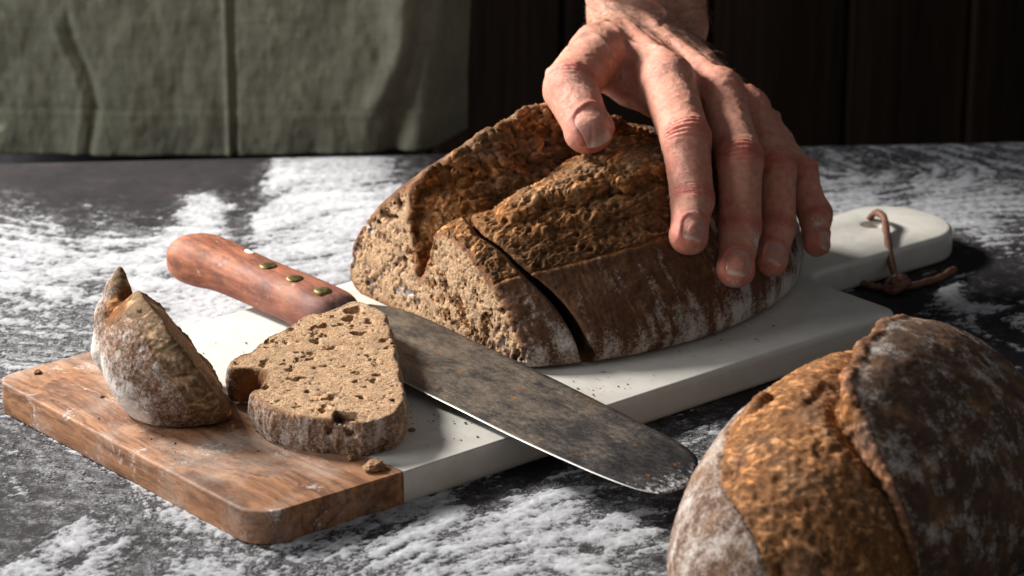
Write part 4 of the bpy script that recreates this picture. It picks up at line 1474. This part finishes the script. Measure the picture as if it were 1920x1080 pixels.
build_knife()
# joints of the left hand: x, y, z, radius (cm), from the knuckle to the tip
HAND = {
    'index': [(7.33, 9.61, 11.18, 1.32), (7.98, 5.3, 9.82, 1.14), (8.24, 3.89, 7.36, 1.0), (8.02, 2.11, 6.22, 0.8)],
    'middle': [(9.88, 10.03, 10.59, 1.08), (10.5, 5.65, 8.73, 1.08), (10.48, 4.34, 5.93, 0.98), (10.2, 2.55, 4.48, 0.8)],
    'ring': [(11.33, 11.47, 9.28, 1.0), (12.35, 7.73, 7.7, 0.98), (12.41, 6.62, 5.17, 0.88), (12.0, 4.87, 4.14, 0.72)],
    'little': [(12.1, 13.14, 7.98, 0.92), (13.68, 9.49, 6.69, 0.84), (14.37, 8.68, 5.01, 0.78), (14.42, 7.68, 3.99, 0.58)],
    'thumb': [(4.94, 15.21, 11.43, 1.35), (3.95, 11.43, 12.14, 1.25), (2.73, 8.19, 11.38, 1.26), (3.53, 5.73, 10.14, 1.03)],
    'carpal': [(5.23, 16.3, 11.51, 1.25), (6.17, 16.84, 11.53, 1.3), (7.17, 17.27, 11.25, 1.3), (7.98, 17.63, 10.77, 1.15)],
    'arm': [(5.48, 17.41, 11.65, 1.75), (7.74, 18.35, 11.29, 1.7)],
    'web': [(4.28, 11.97, 11.25, 0.85), (5.59, 11.3, 10.57, 0.75), (6.88, 10.58, 10.33, 0.9)],
}
# ------------------------------------------------------------------ the baker: hand and forearm, clothes, apron
class Vol:
    def __init__(self, lo, hi, h):
        self.o, self.h = np.array(lo, float), h
        self.n = np.ceil((np.array(hi) - self.o) / h).astype(int)
        self.f = np.full(self.n, 3.0, np.float32)

    def block(self, lo, hi):
        i0 = np.clip(np.floor((np.asarray(lo) - self.o) / self.h).astype(int), 0, self.n)
        i1 = np.clip(np.ceil((np.asarray(hi) - self.o) / self.h).astype(int) + 1, 0, self.n)
        g = [(self.o[k] + self.h * np.arange(i0[k], i1[k])).astype(np.float32) for k in range(3)]
        return tuple(slice(a, b) for a, b in zip(i0, i1)), (g[0][:, None, None], g[1][None, :, None], g[2][None, None, :])

    def cone(self, a, ra, b, rb, k=0.3, waist=0.0, margin=0.9):
        a, b = np.asarray(a, float), np.asarray(b, float)
        r = max(ra, rb) + margin
        s, p = self.block(np.minimum(a, b) - r, np.maximum(a, b) + r)
        self.f[s] = smin(self.f[s], rcone(p, a, ra, b, rb, waist), k)


def unit(v):
    v = np.asarray(v, float)
    return v / np.linalg.norm(v)


CAMV = np.array([0, -0.942, 0.3355])          # the way the back of the hand is turned
FINGERS = ('index', 'middle', 'ring', 'little')
ROLL = {'index': 16, 'middle': 6, 'ring': 14, 'little': 52, 'thumb': 14}


def dorsal(name, i):
    J = HAND[name]
    t = unit(np.array(J[i + 1][:3]) - np.array(J[i][:3]))
    d = CAMV - t * (CAMV @ t)
    d = unit(d)
    s = np.cross(t, d)
    if s[0] < 0:
        s = -s
    a = math.radians(ROLL[name])
    return t, d * math.cos(a) + s * math.sin(a)


def hand_volume():
    V = Vol((0.6, 0.4, 2.6), (16.4, 23.2, 18.6), 0.07)
    H = {k: [(np.array(p[:3]), p[3]) for p in v] for k, v in HAND.items()}
    # forearm
    up = unit((0.03, 0.52, 0.86))
    (a1, r1), (a2, r2) = H['arm']
    V.cone(a1, r1, a1 + up * 12 + (-0.3, 0, 0), r1 + 0.7, 0.5)
    V.cone(a2, r2, a2 + up * 12 + (0.5, 0, 0), r2 + 0.7, 0.9)
    V.cone((a1 + a2) / 2, 1.8, (a1 + a2) / 2 + up * 12, 2.7, 0.9)
    # carpals to knuckles
    low = np.array([0.1, 0.5, -1.15])
    for c, fn in zip(H['carpal'], FINGERS):
        k = H[fn][0]
        V.cone(c[0], c[1], k[0], k[1] * 0.92, 0.55)
        V.cone(c[0] + low, c[1], k[0] + low * 0.6, k[1] * 0.85, 0.6)
        V.cone(c[0], c[1] * 1.05, (a1 + a2) / 2 + (c[0] - (a1 + a2) / 2) * 0.7, 1.5, 0.6)
    # thumb base and web
    T = H['thumb']
    V.cone(T[0][0], T[0][1], T[1][0], T[1][1], 0.6)
    V.cone(T[0][0], 1.2, H['index'][0][0], 0.85, 0.6)
    W = H['web']
    V.cone(T[1][0] + (0.3, 0.3, -0.3), 0.95, W[0][0], W[0][1], 0.5)
    V.cone(W[0][0], W[0][1], W[1][0], W[1][1], 0.5)
    V.cone(W[1][0], W[1][1], W[2][0], W[2][1], 0.5)
    # tendons and a bone at the wrist
    for c, fn, r in zip(H['carpal'][:3], FINGERS, (0.26, 0.22, 0.2)):
        k = H[fn][0]
        dz = np.array([0, -0.1, 1.0])
        V.cone(c[0] + dz * (c[1] - 0.12), r, k[0] + dz * (k[1] - 0.14), r, 0.28)
    V.cone(T[0][0] + (-0.5, 0.4, 1.05), 0.3, T[1][0] + (-0.35, 0.3, 1.05), 0.28, 0.35)
    V.cone(a2 + (1.0, -0.4, 0.6), 1.0, a2 + (1.0, -0.3, 1.2), 0.9, 0.5)
    for fn in FINGERS:      # knuckles
        k, r = H[fn][0]
        V.cone(k + (0, 0.05, r * 0.42), r * 0.72, k + (0, -0.25, r * 0.40), r * 0.70, 0.3)
    # fingers, each melted into the hand only near its root
    for fn in FINGERS + ('thumb',):
        P = H[fn]
        pts = np.array([p for p, _ in P])
        s, g = V.block(pts.min(0) - 2.2, pts.max(0) + 2.2)
        f = None
        for i in range(len(P) - 1):
            if fn == 'thumb' and i == 0:
                continue
            (a, ra), (b, rb) = P[i], P[i + 1]
            c = rcone(g, a, ra, b, rb, 0.03 if i < 2 else 0.0)
            f = c if f is None else smin(f, c, 0.22)
        for i in (1, 2):
            t, d = dorsal(fn, i)
            b, rb = P[i]
            if fn == 'thumb' and i == 1:
                continue
            f = smin(f, rcone(g, b + d * rb * 0.30 - t * 0.2, rb * 0.74, b + d * rb * 0.28 + t * 0.15, rb * 0.72), 0.2)
        # pad and tip: broader, blunter than a ball
        t, d = dorsal(fn, len(P) - 2)
        e, re_ = P[-1]
        sd = np.cross(t, d)
        w_ = 0.20 * re_
        f = smin(f, rcone(g, e - sd * w_ - d * 0.05, re_ * 0.93, e + sd * w_ - d * 0.05, re_ * 0.93), 0.15)
        f = smin(f, rcone(g, e - t * 0.5 - d * re_ * 0.28, re_ * 0.88, e - d * re_ * 0.18 + t * 0.05, re_ * 0.80), 0.25)
        root = P[1][0] * 0.0 + P[1 if fn == 'thumb' else 0][0]
        dist = np.sqrt(sum((g[k] - root[k]) ** 2 for k in range(3)))
        kk = 0.045 + 0.42 * np.exp(-(dist / 2.0) ** 4)
        V.f[s] = smin(V.f[s], f, kk.astype(np.float32))
    return V


def nail_frame(fn):
    t, d = dorsal(fn, len(HAND[fn]) - 2)
    e = np.array(HAND[fn][-1][:3])
    r = HAND[fn][-1][3]
    sd = np.cross(t, d)
    if fn == 'thumb':
        s_ = sd if sd[0] > 0 else -sd
        t = unit(t + 0.38 * s_)
        sd = np.cross(t, d)
    ln = {'thumb': 0.78, 'index': 0.60, 'middle': 0.62, 'ring': 0.55, 'little': 0.44}[fn]
    wd = {'thumb': 0.80, 'index': 0.58, 'middle': 0.60, 'ring': 0.52, 'little': 0.42}[fn]
    c = e + t * {'thumb': 0.30, 'index': 0.0, 'middle': 0.0, 'ring': 0.0, 'little': 0.0}[fn]
    return t, d, sd, c, r, ln, wd


def build_person():
    V = hand_volume()
    Q0 = V.f.copy()
    v, q = surface_nets(V.f, V.o, V.h)
    v = relax(v, q, 3, 0.5)
    N = vnormals(v, q)
    x, y, z = v.T
    disp = np.zeros(len(v))
    red = np.zeros(len(v))
    # knuckle folds
    for fn in FINGERS + ('thumb',):
        for i, amp, wid in ((1, 1.0, 0.55), (2, 0.75, 0.36)):
            if fn == 'thumb' and i == 1:
                continue
            t1, d1 = dorsal(fn, i - 1)
            t2, d2 = dorsal(fn, i)
            t, d = unit(t1 + t2), unit(d1 + d2)
            sd = np.cross(t, d)
            p, r = np.array(HAND[fn][i][:3]), HAND[fn][i][3]
            if fn == 'thumb':
                wid = 0.5
            rel = v - p
            s, l, hgt = rel @ t, rel @ sd, rel @ d
            near = np.exp(-(s / (wid * 1.5)) ** 4) * (np.linalg.norm(rel, axis=1) < r * 1.9)
            top = sstep(-0.1, 0.55, N @ d) * near
            bow = s * (1 + 0.55 * (l / r) ** 2)
            folds = np.zeros(len(v))
            for c, a in ((-1.05, 0.5), (-0.62, 0.85), (-0.22, 1.0), (0.2, 1.0), (0.58, 0.8), (0.98, 0.45)):
                off = c * wid + 0.05 * perlin(l * 2.2, c * 7.0, i * 3.1 + r * 9, 5)
                folds += a * np.exp(-((bow - off) / 0.045) ** 2)
            disp += top * amp * (-0.085 * folds + 0.09 * np.exp(-(s / wid) ** 2) * np.exp(-(l / (0.7 * r)) ** 2)
                                 + 0.035 * perlin(s * 4.5, l * 2.2, i + r * 5, 9))
            red = np.maximum(red, top * 0.85 * np.exp(-(s / wid) ** 2))
            # inner creases at the sides of each joint
            disp -= 0.03 * near * np.exp(-(s / 0.10) ** 2) * sstep(0.3, -0.2, N @ d)
    # nails: bed, folds
    nails = {}
    for fn in FINGERS + ('thumb',):
        t, d, sd, c, r, ln, wd = nail_frame(fn)
        rel = v - c
        s, l, hgt = rel @ t, rel @ sd, rel @ d
        on = (hgt > 0) & (np.linalg.norm(rel, axis=1) < 2.0)
        qv = (np.abs(s / ln) ** 3.2 + np.abs(l / wd) ** 3.2) ** (1 / 3.2)
        base = sstep(0.2, -0.2, s / ln)
        side = sstep(0.35, 0.8, np.abs(l) / wd) * sstep(1.1, 0.8, s / ln)
        disp += np.where(on, -0.055 * sstep(1.02, 0.90, qv) * sstep(1.3, 0.7, s / ln + 0.0) + 0.05 * np.maximum(base, side) * np.exp(-((qv - 1.16) / 0.12) ** 2), 0)
        disp += np.where(on, -0.025 * np.exp(-((qv - 0.97) / 0.05) ** 2) * np.maximum(base, side), 0)
        red = np.maximum(red, np.where(on, 0.7 * np.exp(-((qv - 1.15) / 0.35) ** 2), 0))
        tipd = np.linalg.norm(v - (c + t * r * 0.5), axis=1)
        red = np.maximum(red, 0.6 * np.exp(-(tipd / (r * 1.3)) ** 2))
        nails[fn] = (t, d, sd, c, r, ln, wd)
    # skin of the back of the hand and of the wrist
    H = {k: [np.array(p[:3]) for p in val] for k, val in HAND.items()}
    wr = (H['carpal'][1] + H['carpal'][2]) / 2
    back = sstep(0.1, 0.7, N[:, 2]) * sstep(1.0, 3.0, np.min([np.linalg.norm(v - H[f][2], axis=1) for f in FINGERS], 0))
    fold = fbm(x * 0.7, y * 1.0, z * 1.0, 1.4, 4, 8, 0.55, True)
    disp += back * (0.05 * fold + 0.022 * fbm(x, y, z, 3.2, 3, 12))
    wrist = np.exp(-(((v - wr) @ unit((0.03, 0.52, 0.86)) - 0.6) / 1.2) ** 2) * (y > 13)
    yy = z + 0.25 * perlin(x * 0.5, y * 0.5, 0, 3) + 0.12 * np.sin(x * 1.1)
    disp += wrist * (-0.10 * np.exp(-((yy - 12.75) / 0.10) ** 2) - 0.07 * np.exp(-((yy - 13.35) / 0.09) ** 2) - 0.06 * np.exp(-((yy - 13.95) / 0.10) ** 2))
    # veins
    vein = np.abs(perlin(x * 0.42 + 0.2 * perlin(x, y, z, 3), y * 0.30, z * 0.3 + 4, 77))
    disp += sstep(0.1, 0.6, N[:, 2]) * (y > 8.5) * 0.11 * np.exp(-(vein / 0.06) ** 2)
    for fn in FINGERS:      # loose folded skin over the big knuckles
        rel = v - H[fn][0]
        rr = np.linalg.norm(rel, axis=1)
        k = np.exp(-(rr / 1.35) ** 4) * sstep(0.1, 0.6, N[:, 2] - 0.35 * N[:, 1])
        disp += k * 0.06 * fbm(x * 0.8, y * 1.6, z * 1.6, 1.9, 3, 60, 0.5, True)
        red = np.maximum(red, 0.6 * k)
    web = np.exp(-(np.linalg.norm(v - H['web'][1], axis=1) / 1.6) ** 2)
    disp += web * 0.06 * fbm(x * 1.8, y * 0.6, z * 0.6, 1.1, 3, 71, 0.5, True)
    allskin = fbm(x, y, z, 2.0, 4, 13, 0.6)
    disp += 0.016 * allskin + 0.010 * fbm(x, y, z, 6.0, 2, 15)
    disp += 0.012 * fbm(x * 0.6, y * 1.5, z * 1.5, 3.4, 2, 18, 0.5, True)
    v = v + N * disp[:, None]
    N = vnormals(v, q)
    # ---- skin colours
    c_skin, c_red, c_tan = np.array([0.66, 0.295, 0.200]), np.array([0.60, 0.145, 0.100]), np.array([0.54, 0.26, 0.165])
    m = fbm(x, y, z, 0.9, 4, 19)
    col = lerp(c_skin[None], c_red[None], np.clip(red * 0.75 + 0.38 * sstep(-0.1, 0.5, m), 0, 1))
    col = lerp(col, c_tan[None], 0.8 * sstep(11.5, 16, y) * sstep(0.0, 0.5, N[:, 2] + 0.4 * m + 0.2))
    col = col * (1 + 0.16 * allskin)[:, None] * (1 + 0.16 * fbm(x, y, z, 0.6, 3, 44)[:, None] * np.array([[0.5, 1.6, 1.6]]))
    fl = np.zeros(len(v))
    for p, r, s in (((10.94, 3.43, 5.46), 0.42, 0.95), ((14.38, 8.08, 4.81), 0.45, 0.55), ((8.16, 2.67, 6.92), 0.32, 0.45), ((10.1, 1.9, 4.0), 0.55, 0.45), ((8.2, 1.6, 5.75), 0.4, 0.5), ((12.3, 4.2, 4.2), 0.4, 0.35), ((12.0, 4.3, 3.6), 0.35, 0.4)):
        c_ = v[np.argmin(np.linalg.norm(v - np.array(p), axis=1))]
        fl = np.maximum(fl, s * np.exp(-(np.linalg.norm(v - c_, axis=1) / r) ** 2))
    fl = fl * np.clip(0.7 + 1.3 * fbm(x, y, z, 4, 3, 2), 0, 1.5)

    M = Mat('skin', 0.42, 0.5)
    M.b.inputs['Subsurface Weight'].default_value = 0.22
    M.b.inputs['Subsurface Radius'].default_value = (1.0, 0.32, 0.16)
    M.b.inputs['Subsurface Scale'].default_value = 0.0035
    co = M.coords()
    n = M.noise(3.0, 5, 0.6, co)
    n2 = M.noise(14.0, 4, 0.65, co)
    cells = M.voronoi(16.0, 'DISTANCE_TO_EDGE', co)
    c = M.mix(1.0, M.attr('Col', True), M.ramp(n, [(0.3, 0.80), (0.7, 1.16)]), 'MULTIPLY')
    c = M.mix(0.5, c, M.ramp(n2, [(0.3, 0.75), (0.7, 1.15)]), 'MULTIPLY')
    k = M.math('ADD', M.attr('flour'), M.math('MULTIPLY', M.math('SUBTRACT', n2, 0.5), 1.2))
    k = M.math('MULTIPLY', M.ramp(k, [(0.22, 0.0), (0.6, 0.85)]), M.ramp(M.attr('flour'), [(0.03, 0.0), (0.15, 1.0)]))
    c = M.mix(k, c, (0.76, 0.70, 0.66))
    b = M.bump(M.ramp(cells, [(0.0, 0.0), (0.18, 1.0)]), 0.016, 0.9)
    b = M.bump(n2, 0.03, 0.8, b)
    b = M.bump(n, 0.05, 0.6, b)
    ms = M.done(c, M.ramp(n2, [(0.3, 0.34), (0.7, 0.52)]), b)
    base = np.array([-18.0, 52.0, -82.0])
    root = empty('person', tuple(base))
    tag(root, 'person in an olive apron pressing one floury hand on the cut loaf', 'person')
    mesh_np('body', v - base, q, ms, root, col, {'flour': fl}, normals=N)

    # nails as thin curved plates lying in their beds
    M = Mat('fingernail', 0.30, 0.5)
    M.b.inputs['Subsurface Weight'].default_value = 0.2
    M.b.inputs['Subsurface Radius'].default_value = (0.8, 0.35, 0.25)
    M.b.inputs['Subsurface Scale'].default_value = 0.002
    n = M.noise(6.0, 4, 0.6)
    mn = M.done(M.mix(1.0, M.attr('Col', True), M.ramp(n, [(0.3, 0.88), (0.7, 1.08)]), 'MULTIPLY'), None, M.bump(n, 0.008, 0.4))

    def sample(P):
        g = (P - V.o) / V.h
        i = np.clip(np.floor(g).astype(int), 0, V.n - 2)
        w_ = g - i
        out = 0
        for dx in (0, 1):
            for dy in (0, 1):
                for dz in (0, 1):
                    ww = (w_[:, 0] if dx else 1 - w_[:, 0]) * (w_[:, 1] if dy else 1 - w_[:, 1]) * (w_[:, 2] if dz else 1 - w_[:, 2])
                    out = out + ww * Q0[i[:, 0] + dx, i[:, 1] + dy, i[:, 2] + dz]
        return out

    for fn, (t, d, sd, c, r, ln, wd) in nails.items():
        n_ = 22
        a = np.linspace(-1, 1, n_)
        A, B = np.meshgrid(a, a, indexing='ij')
        # square -> rounded outline
        rr = np.maximum(np.abs(A), np.abs(B))
        nrm = (np.abs(A) ** 3.4 + np.abs(B) ** 3.4) ** (1 / 3.4) + 1e-9
        S_, L_ = A * rr / nrm, B * rr / nrm
        S_ = S_ + 0.10 * (S_ > 0) * S_ * (1 - L_ ** 2)
        P = c + (S_ * ln * 0.97)[..., None] * t + (L_ * wd * 0.96)[..., None] * sd
        P = P.reshape(-1, 3)
        lo, hi = np.zeros(len(P)), np.full(len(P), r * 1.5)
        for _ in range(24):
            mid = (lo + hi) / 2
            ins = sample(P + mid[:, None] * d) < 0
            lo, hi = np.where(ins, mid, lo), np.where(ins, hi, mid)
        hgt = lo.reshape(n_, n_)
        for _ in range(4):
            hgt[1:-1, 1:-1] = (hgt[:-2, 1:-1] + hgt[2:, 1:-1] + hgt[1:-1, :-2] + hgt[1:-1, 2:] + hgt[1:-1, 1:-1] * 2) / 6
        free = sstep(0.55, 1.0, S_)
        hgt = hgt - 0.032 + 0.04 * free
        top = P + hgt.reshape(-1)[:, None] * d
        bot = top - d * 0.05
        Vn = np.concatenate([top, bot])
        i = np.arange(n_ * n_).reshape(n_, n_)
        Qt = np.stack([i[:-1, :-1], i[1:, :-1], i[1:, 1:], i[:-1, 1:]], -1).reshape(-1, 4)
        if np.dot(np.cross(top[Qt[200, 1]] - top[Qt[200, 0]], top[Qt[200, 3]] - top[Qt[200, 0]]), d) < 0:
            Qt = Qt[:, ::-1]
        rim = np.concatenate([i[:, 0], i[-1, 1:], i[::-1, -1][1:], i[0, ::-1][1:]])
        Qr = np.array([(rim[k], rim[k + 1], rim[k + 1] + n_ * n_, rim[k] + n_ * n_) for k in range(len(rim) - 1)])
        Qa = np.concatenate([Qt, Qt[:, ::-1] + n_ * n_, Qr])
        cn = lerp(np.array([[0.46, 0.215, 0.165]]), np.array([[0.64, 0.47, 0.38]]), sstep(0.76, 0.94, S_).reshape(-1) * 0.75)
        lun = np.exp(-((S_ + 0.95) / 0.35) ** 2 - (L_ / 0.6) ** 2).reshape(-1)
        cn = lerp(cn, np.array([[0.54, 0.31, 0.25]]), 0.5 * lun)
        mesh_np('fingernail', Vn - base, Qa, mn, root, np.concatenate([cn, cn]))

    # hairs on the wrist and the back of the hand
    rng = np.random.default_rng(12)
    cand = np.where((y > 12.5) & (N[:, 2] > 0.05) & (z > 10.5) & (z < 17.5))[0]
    cand = cand[rng.random(len(cand)) < np.clip((y[cand] - 12.0) / 4.0, 0.03, 1) * (0.55 + 0.9 * (x[cand] > 5.8))]
    pick = rng.choice(cand, min(620, len(cand)), replace=False)
    Vh, Fh = [], []
    for k in pick:
        p, n = v[k], N[k]
        flow = unit(np.array([0.75, -0.55, -0.5]) + 0.55 * rng.normal(size=3))
        flow = unit(flow - n * (flow @ n))
        ln = rng.uniform(0.35, 1.0)
        cs = [p + flow * ln * s + n * (0.02 + 0.22 * ln * math.sin(s * 2.4)) for s in (0, 0.3, 0.65, 1.0)]
        side = unit(np.cross(flow, n))
        b0 = len(Vh)
        for j, cpt in enumerate(cs):
            w_ = 0.011 * (1 - 0.7 * j / 3)
            Vh += [cpt + side * w_, cpt + n * w_ * 1.5, cpt - side * w_]
        for j in range(3):
            for e in range(3):
                Fh.append((b0 + j * 3 + e, b0 + j * 3 + (e + 1) % 3, b0 + j * 3 + 3 + (e + 1) % 3, b0 + j * 3 + 3 + e))
    mh = Mat('arm_hair', 0.35, 0.5).done((0.12, 0.075, 0.05))
    ho = mesh_np('arm_hair', np.array(Vh) - base, np.array(Fh), mh, root)
    ho['kind'] = 'stuff'

    # dark clothes: shirt with a rolled sleeve, trousers
    W = Vol((-40, 20, -80), (24, 70, 62), 1.0)
    W.cone((-23, 54, 2), 8, (-15, 54, 2), 8, 3, 0, 4)
    W.cone((-23, 54, 34), 8, (-12, 54, 34), 8, 6, 0, 6)
    W.cone((-19, 54, 2), 9, (-18, 54, 34), 9.5, 6, 0, 6)
    W.cone((-6, 52, 41), 7, (13, 42, 30), 5.6, 4, 0, 4)
    W.cone((13, 42, 30), 5.4, (7.3, 25.6, 23), 4.2, 2, 0, 4)
    W.cone((-17, 54, 44), 8, (-17, 54, 60), 5.5, 4, 0, 4)
    W.f[(W.o[2] + np.arange(W.n[2]) * W.h < -1.0)[None, None, :].repeat(W.n[0], 0).repeat(W.n[1], 1)] = 3
    vs, qs = surface_nets(W.f, W.o, W.h)
    vs = relax(vs, qs, 2)
    md = Mat('dark_cloth', 0.9, 0.2)
    n = md.noise(0.8, 4, 0.6)
    mdm = md.done(md.ramp(n, [(0.3, (0.010, 0.010, 0.012)), (0.7, (0.022, 0.021, 0.024))]))
    mesh_np('shirt', vs - base, qs, mdm, root)
    W = Vol((-40, 30, -83), (6, 76, 8), 1.0)
    for sx in (-25, -14):
        W.cone((sx, 55, -80), 6, (sx, 55, -2), 7.5, 2, 0, 4)
    W.cone((-24, 55, -1), 7.5, (-15, 55, -1), 7.5, 4, 0, 4)
    vs, qs = surface_nets(W.f, W.o, W.h)
    vs = relax(vs, qs, 2)
    mesh_np('trousers', vs - base, qs, mdm, root)

    # linen apron hanging in front
    nx, nz = 300, 190
    X = np.linspace(0, 1, nx)
    Zz = np.linspace(0, 1, nz)
    Xg, Zg = np.meshgrid(X, Zz, indexing='ij')
    ax = -32.5 + 29.9 * Xg
    top = sstep(0.0, 1.0, Zg)
    az = (-1.55 + 0.010 * (ax + 30)) + 34 * Zg
    ay = 40.2 + 5.5 * sstep(-6.0, -1.5, ax) ** 1.5 + 3.5 * sstep(-29.5, -33, ax) - 0.9 * np.exp(-((ax + 16) / 11) ** 2)
    ax = ax + 0.9 * np.clip(az - 2, 0, 20) / 20
    px_, pz_ = ax, az
    # folds
    f1 = -0.10 * np.exp(-((px_ + 25.2 + 0.10 * (pz_ - 3) - 0.45 * np.sin(pz_ * 0.75)) / 0.28) ** 2) * sstep(7.6, 5.2, pz_)
    f2 = -0.24 * np.exp(-((px_ + 24.4 + 0.10 * (pz_ - 3) - 0.45 * np.sin(pz_ * 0.75)) / 0.26) ** 2) * sstep(8.5, 5.5, pz_)
    seam = -0.22 * np.exp(-((px_ + 16.25) / 0.16) ** 2) + 0.20 * np.exp(-((px_ + 15.85) / 0.16) ** 2)
    hs = -0.07 * sstep(0.12, -0.12, pz_ - 1.15) + 0.10 * np.exp(-((pz_ - 1.2) / 0.06) ** 2)
    hs2 = 0.08 * np.exp(-((pz_ - 6.2 - 0.05 * (px_ + 16)) / 0.10) ** 2) * sstep(-20, -15, px_)
    br = -0.55 * np.exp(-((px_ + 6.6 - 0.25 * (pz_ - 5) + 0.25 * np.sin(pz_)) / 0.7) ** 2) * sstep(0.3, 2.0, pz_) + 0.6 * np.exp(-((px_ + 5.3 - 0.25 * (pz_ - 5)) / 0.6) ** 2)
    soft = 0.55 * fbm(px_, pz_ * 0.6, 0, 0.16, 3, 5) + 0.32 * fbm(px_, pz_ * 0.7, 0, 0.5, 4, 6) + 0.10 * fbm(px_, pz_, 0, 1.5, 3, 7)
    ay = ay + f1 - f2 + seam + hs + hs2 + br + soft
    vv = np.stack([ax, ay, az], -1).reshape(-1, 3)
    i = np.arange(nx * nz).reshape(nx, nz)
    qf = np.stack([i[:-1, :-1], i[1:, :-1], i[1:, 1:], i[:-1, 1:]], -1).reshape(-1, 4)
    back = vv + np.array([0, 0.14, 0])
    rim = np.concatenate([i[:, 0], i[-1, 1:], i[::-1, -1][1:], i[0, ::-1][1:]])
    m_ = nx * nz
    qr = np.array([(rim[k + 1], rim[k], rim[k] + m_, rim[k + 1] + m_) for k in range(len(rim) - 1)])
    M = Mat('olive_linen', 0.95, 0.1)
    wv = M.N.new('ShaderNodeTexWave')
    wv.inputs['Scale'].default_value = 4.2
    wv.inputs['Distortion'].default_value = 1.5
    wv.bands_direction = 'Z'
    M.L(M.coords(), wv.inputs['Vector'])
    wu = M.N.new('ShaderNodeTexWave')
    wu.inputs['Scale'].default_value = 4.2
    wu.inputs['Distortion'].default_value = 1.5
    wu.bands_direction = 'X'
    M.L(M.coords(), wu.inputs['Vector'])
    thr = M.noise(2.2, 4, 0.6, M.coords((1, 1, 0.12)))
    thr2 = M.noise(2.2, 4, 0.6, M.coords((0.12, 1, 1)))
    k = M.math('ADD', thr, thr2)
    big = M.noise(0.3, 4, 0.6)
    c = M.ramp(M.math('MULTIPLY', k, 0.5), [(0.35, (0.160, 0.156, 0.112)), (0.65, (0.225, 0.218, 0.163))])
    c = M.mix(0.6, c, M.ramp(big, [(0.3, 0.7), (0.7, 1.2)]), 'MULTIPLY')
    b = M.bump(M.math('ADD', wv.outputs['Fac'], wu.outputs['Fac']), 0.02, 0.5)
    mesh_np('apron', np.concatenate([vv, back]) - base, np.concatenate([qf, qf[:, ::-1] + m_, qr]), M.done(c, None, b), root)
    return root


build_person()
# ------------------------------------------------------------------ crumbs
def build_crumbs():
    rng = np.random.default_rng(21)
    M = Mat('crumb_bits', 0.85, 0.3)
    n = M.noise(6.0, 5, 0.7)
    mb = M.done(M.ramp(n, [(0.3, (0.10, 0.045, 0.02)), (0.7, (0.34, 0.19, 0.09))]), None, M.bump(n, 0.05))
    import bmesh
    CRUMBS = [
        (-5.63, -13.78, 0.42, 'largest crumb lying on the wood at the seam in front of the slice'),
        (-6.6, -12.76, 0.24, 'second largest crumb tucked under the front crust of the slice'),
        (-4.23, -9.63, 0.13, 'dark crumb on the shaded marble beside the slice'),
        (-11.74, -9.31, 0.16, 'flake of crust beside the right tip of the bread heel'),
        (-17.83, -5.71, 0.12, 'small crumb on the wood left of the bread heel'),
        (-21.02, -2.87, 0.16, 'brown crumb near the far left corner of the wood'),
    ]
    for x, y, r, lab in CRUMBS:
        bm = bmesh.new()
        bmesh.ops.create_icosphere(bm, subdivisions=3, radius=1.0)
        s = rng.uniform(0, 99)
        co = np.array([v.co[:] for v in bm.verts])
        k = 1 + 0.9 * fbm(co[:, 0] + s, co[:, 1], co[:, 2], 1.5, 4, 3, 0.65)
        sc = np.array([rng.uniform(0.8, 1.5), rng.uniform(0.7, 1.1), rng.uniform(0.4, 0.7)]) * r
        for v, kk, c in zip(bm.verts, k, co):
            v.co = Vector(c * kk * sc) * CM
        me = bpy.data.meshes.new('bread_crumb')
        bm.to_mesh(me)
        bm.free()
        o = link('bread_crumb', me, None, mb)
        o.location = (x * CM, y * CM, (1.5 + 0.4 * r) * CM)
        o.rotation_euler = (0, 0, rng.uniform(0, 6.3))
        tag(o, lab, 'crumb', 'crumbs scattered on the cutting board')

    # the fine fall-out nobody could count
    V, F = [], []
    spots = [(-8, -9, 4.5, 60), (-4.2, -8, 1.6, 40), (-13.5, -8, 3.0, 50), (-1.0, -9.0, 2.2, 60), (4.0, -4.2, 2.4, 60), (10, 1.5, 2.5, 25), (-7, -3, 6, 60), (-11, 1, 2.5, 25), (8, 0, 3, 12), (-14.5, -11, 3.5, 40)]
    for cx, cy, rr, n_ in spots:
        for _ in range(n_):
            x, y = cx + rr * rng.normal() * 0.6, cy + rr * rng.normal() * 0.6
            bu, bv, _z = to_board(np.array([x, y, 1.5]))
            if not (0.5 < bu < 36 and 0.5 < bv < 19.4):
                continue
            r = 0.018 + 0.06 * rng.random() ** 3
            b0 = len(V)
            for q in ((1, 0, 0), (-1, 0, 0), (0, 1, 0), (0, -1, 0), (0, 0, 1), (0, 0, -0.6)):
                V.append((x + r * q[0] * rng.uniform(0.6, 1.6), y + r * q[1] * rng.uniform(0.6, 1.4), 1.5 + r * 0.5 + r * q[2] * rng.uniform(0.5, 1.0)))
            for i, j in ((0, 2), (2, 1), (1, 3), (3, 0)):
                F.append((b0 + i, b0 + j, b0 + 4))
                F.append((b0 + j, b0 + i, b0 + 5))
    tag(mesh_py('crumbs', V, F, mb), kind='stuff')


build_crumbs()
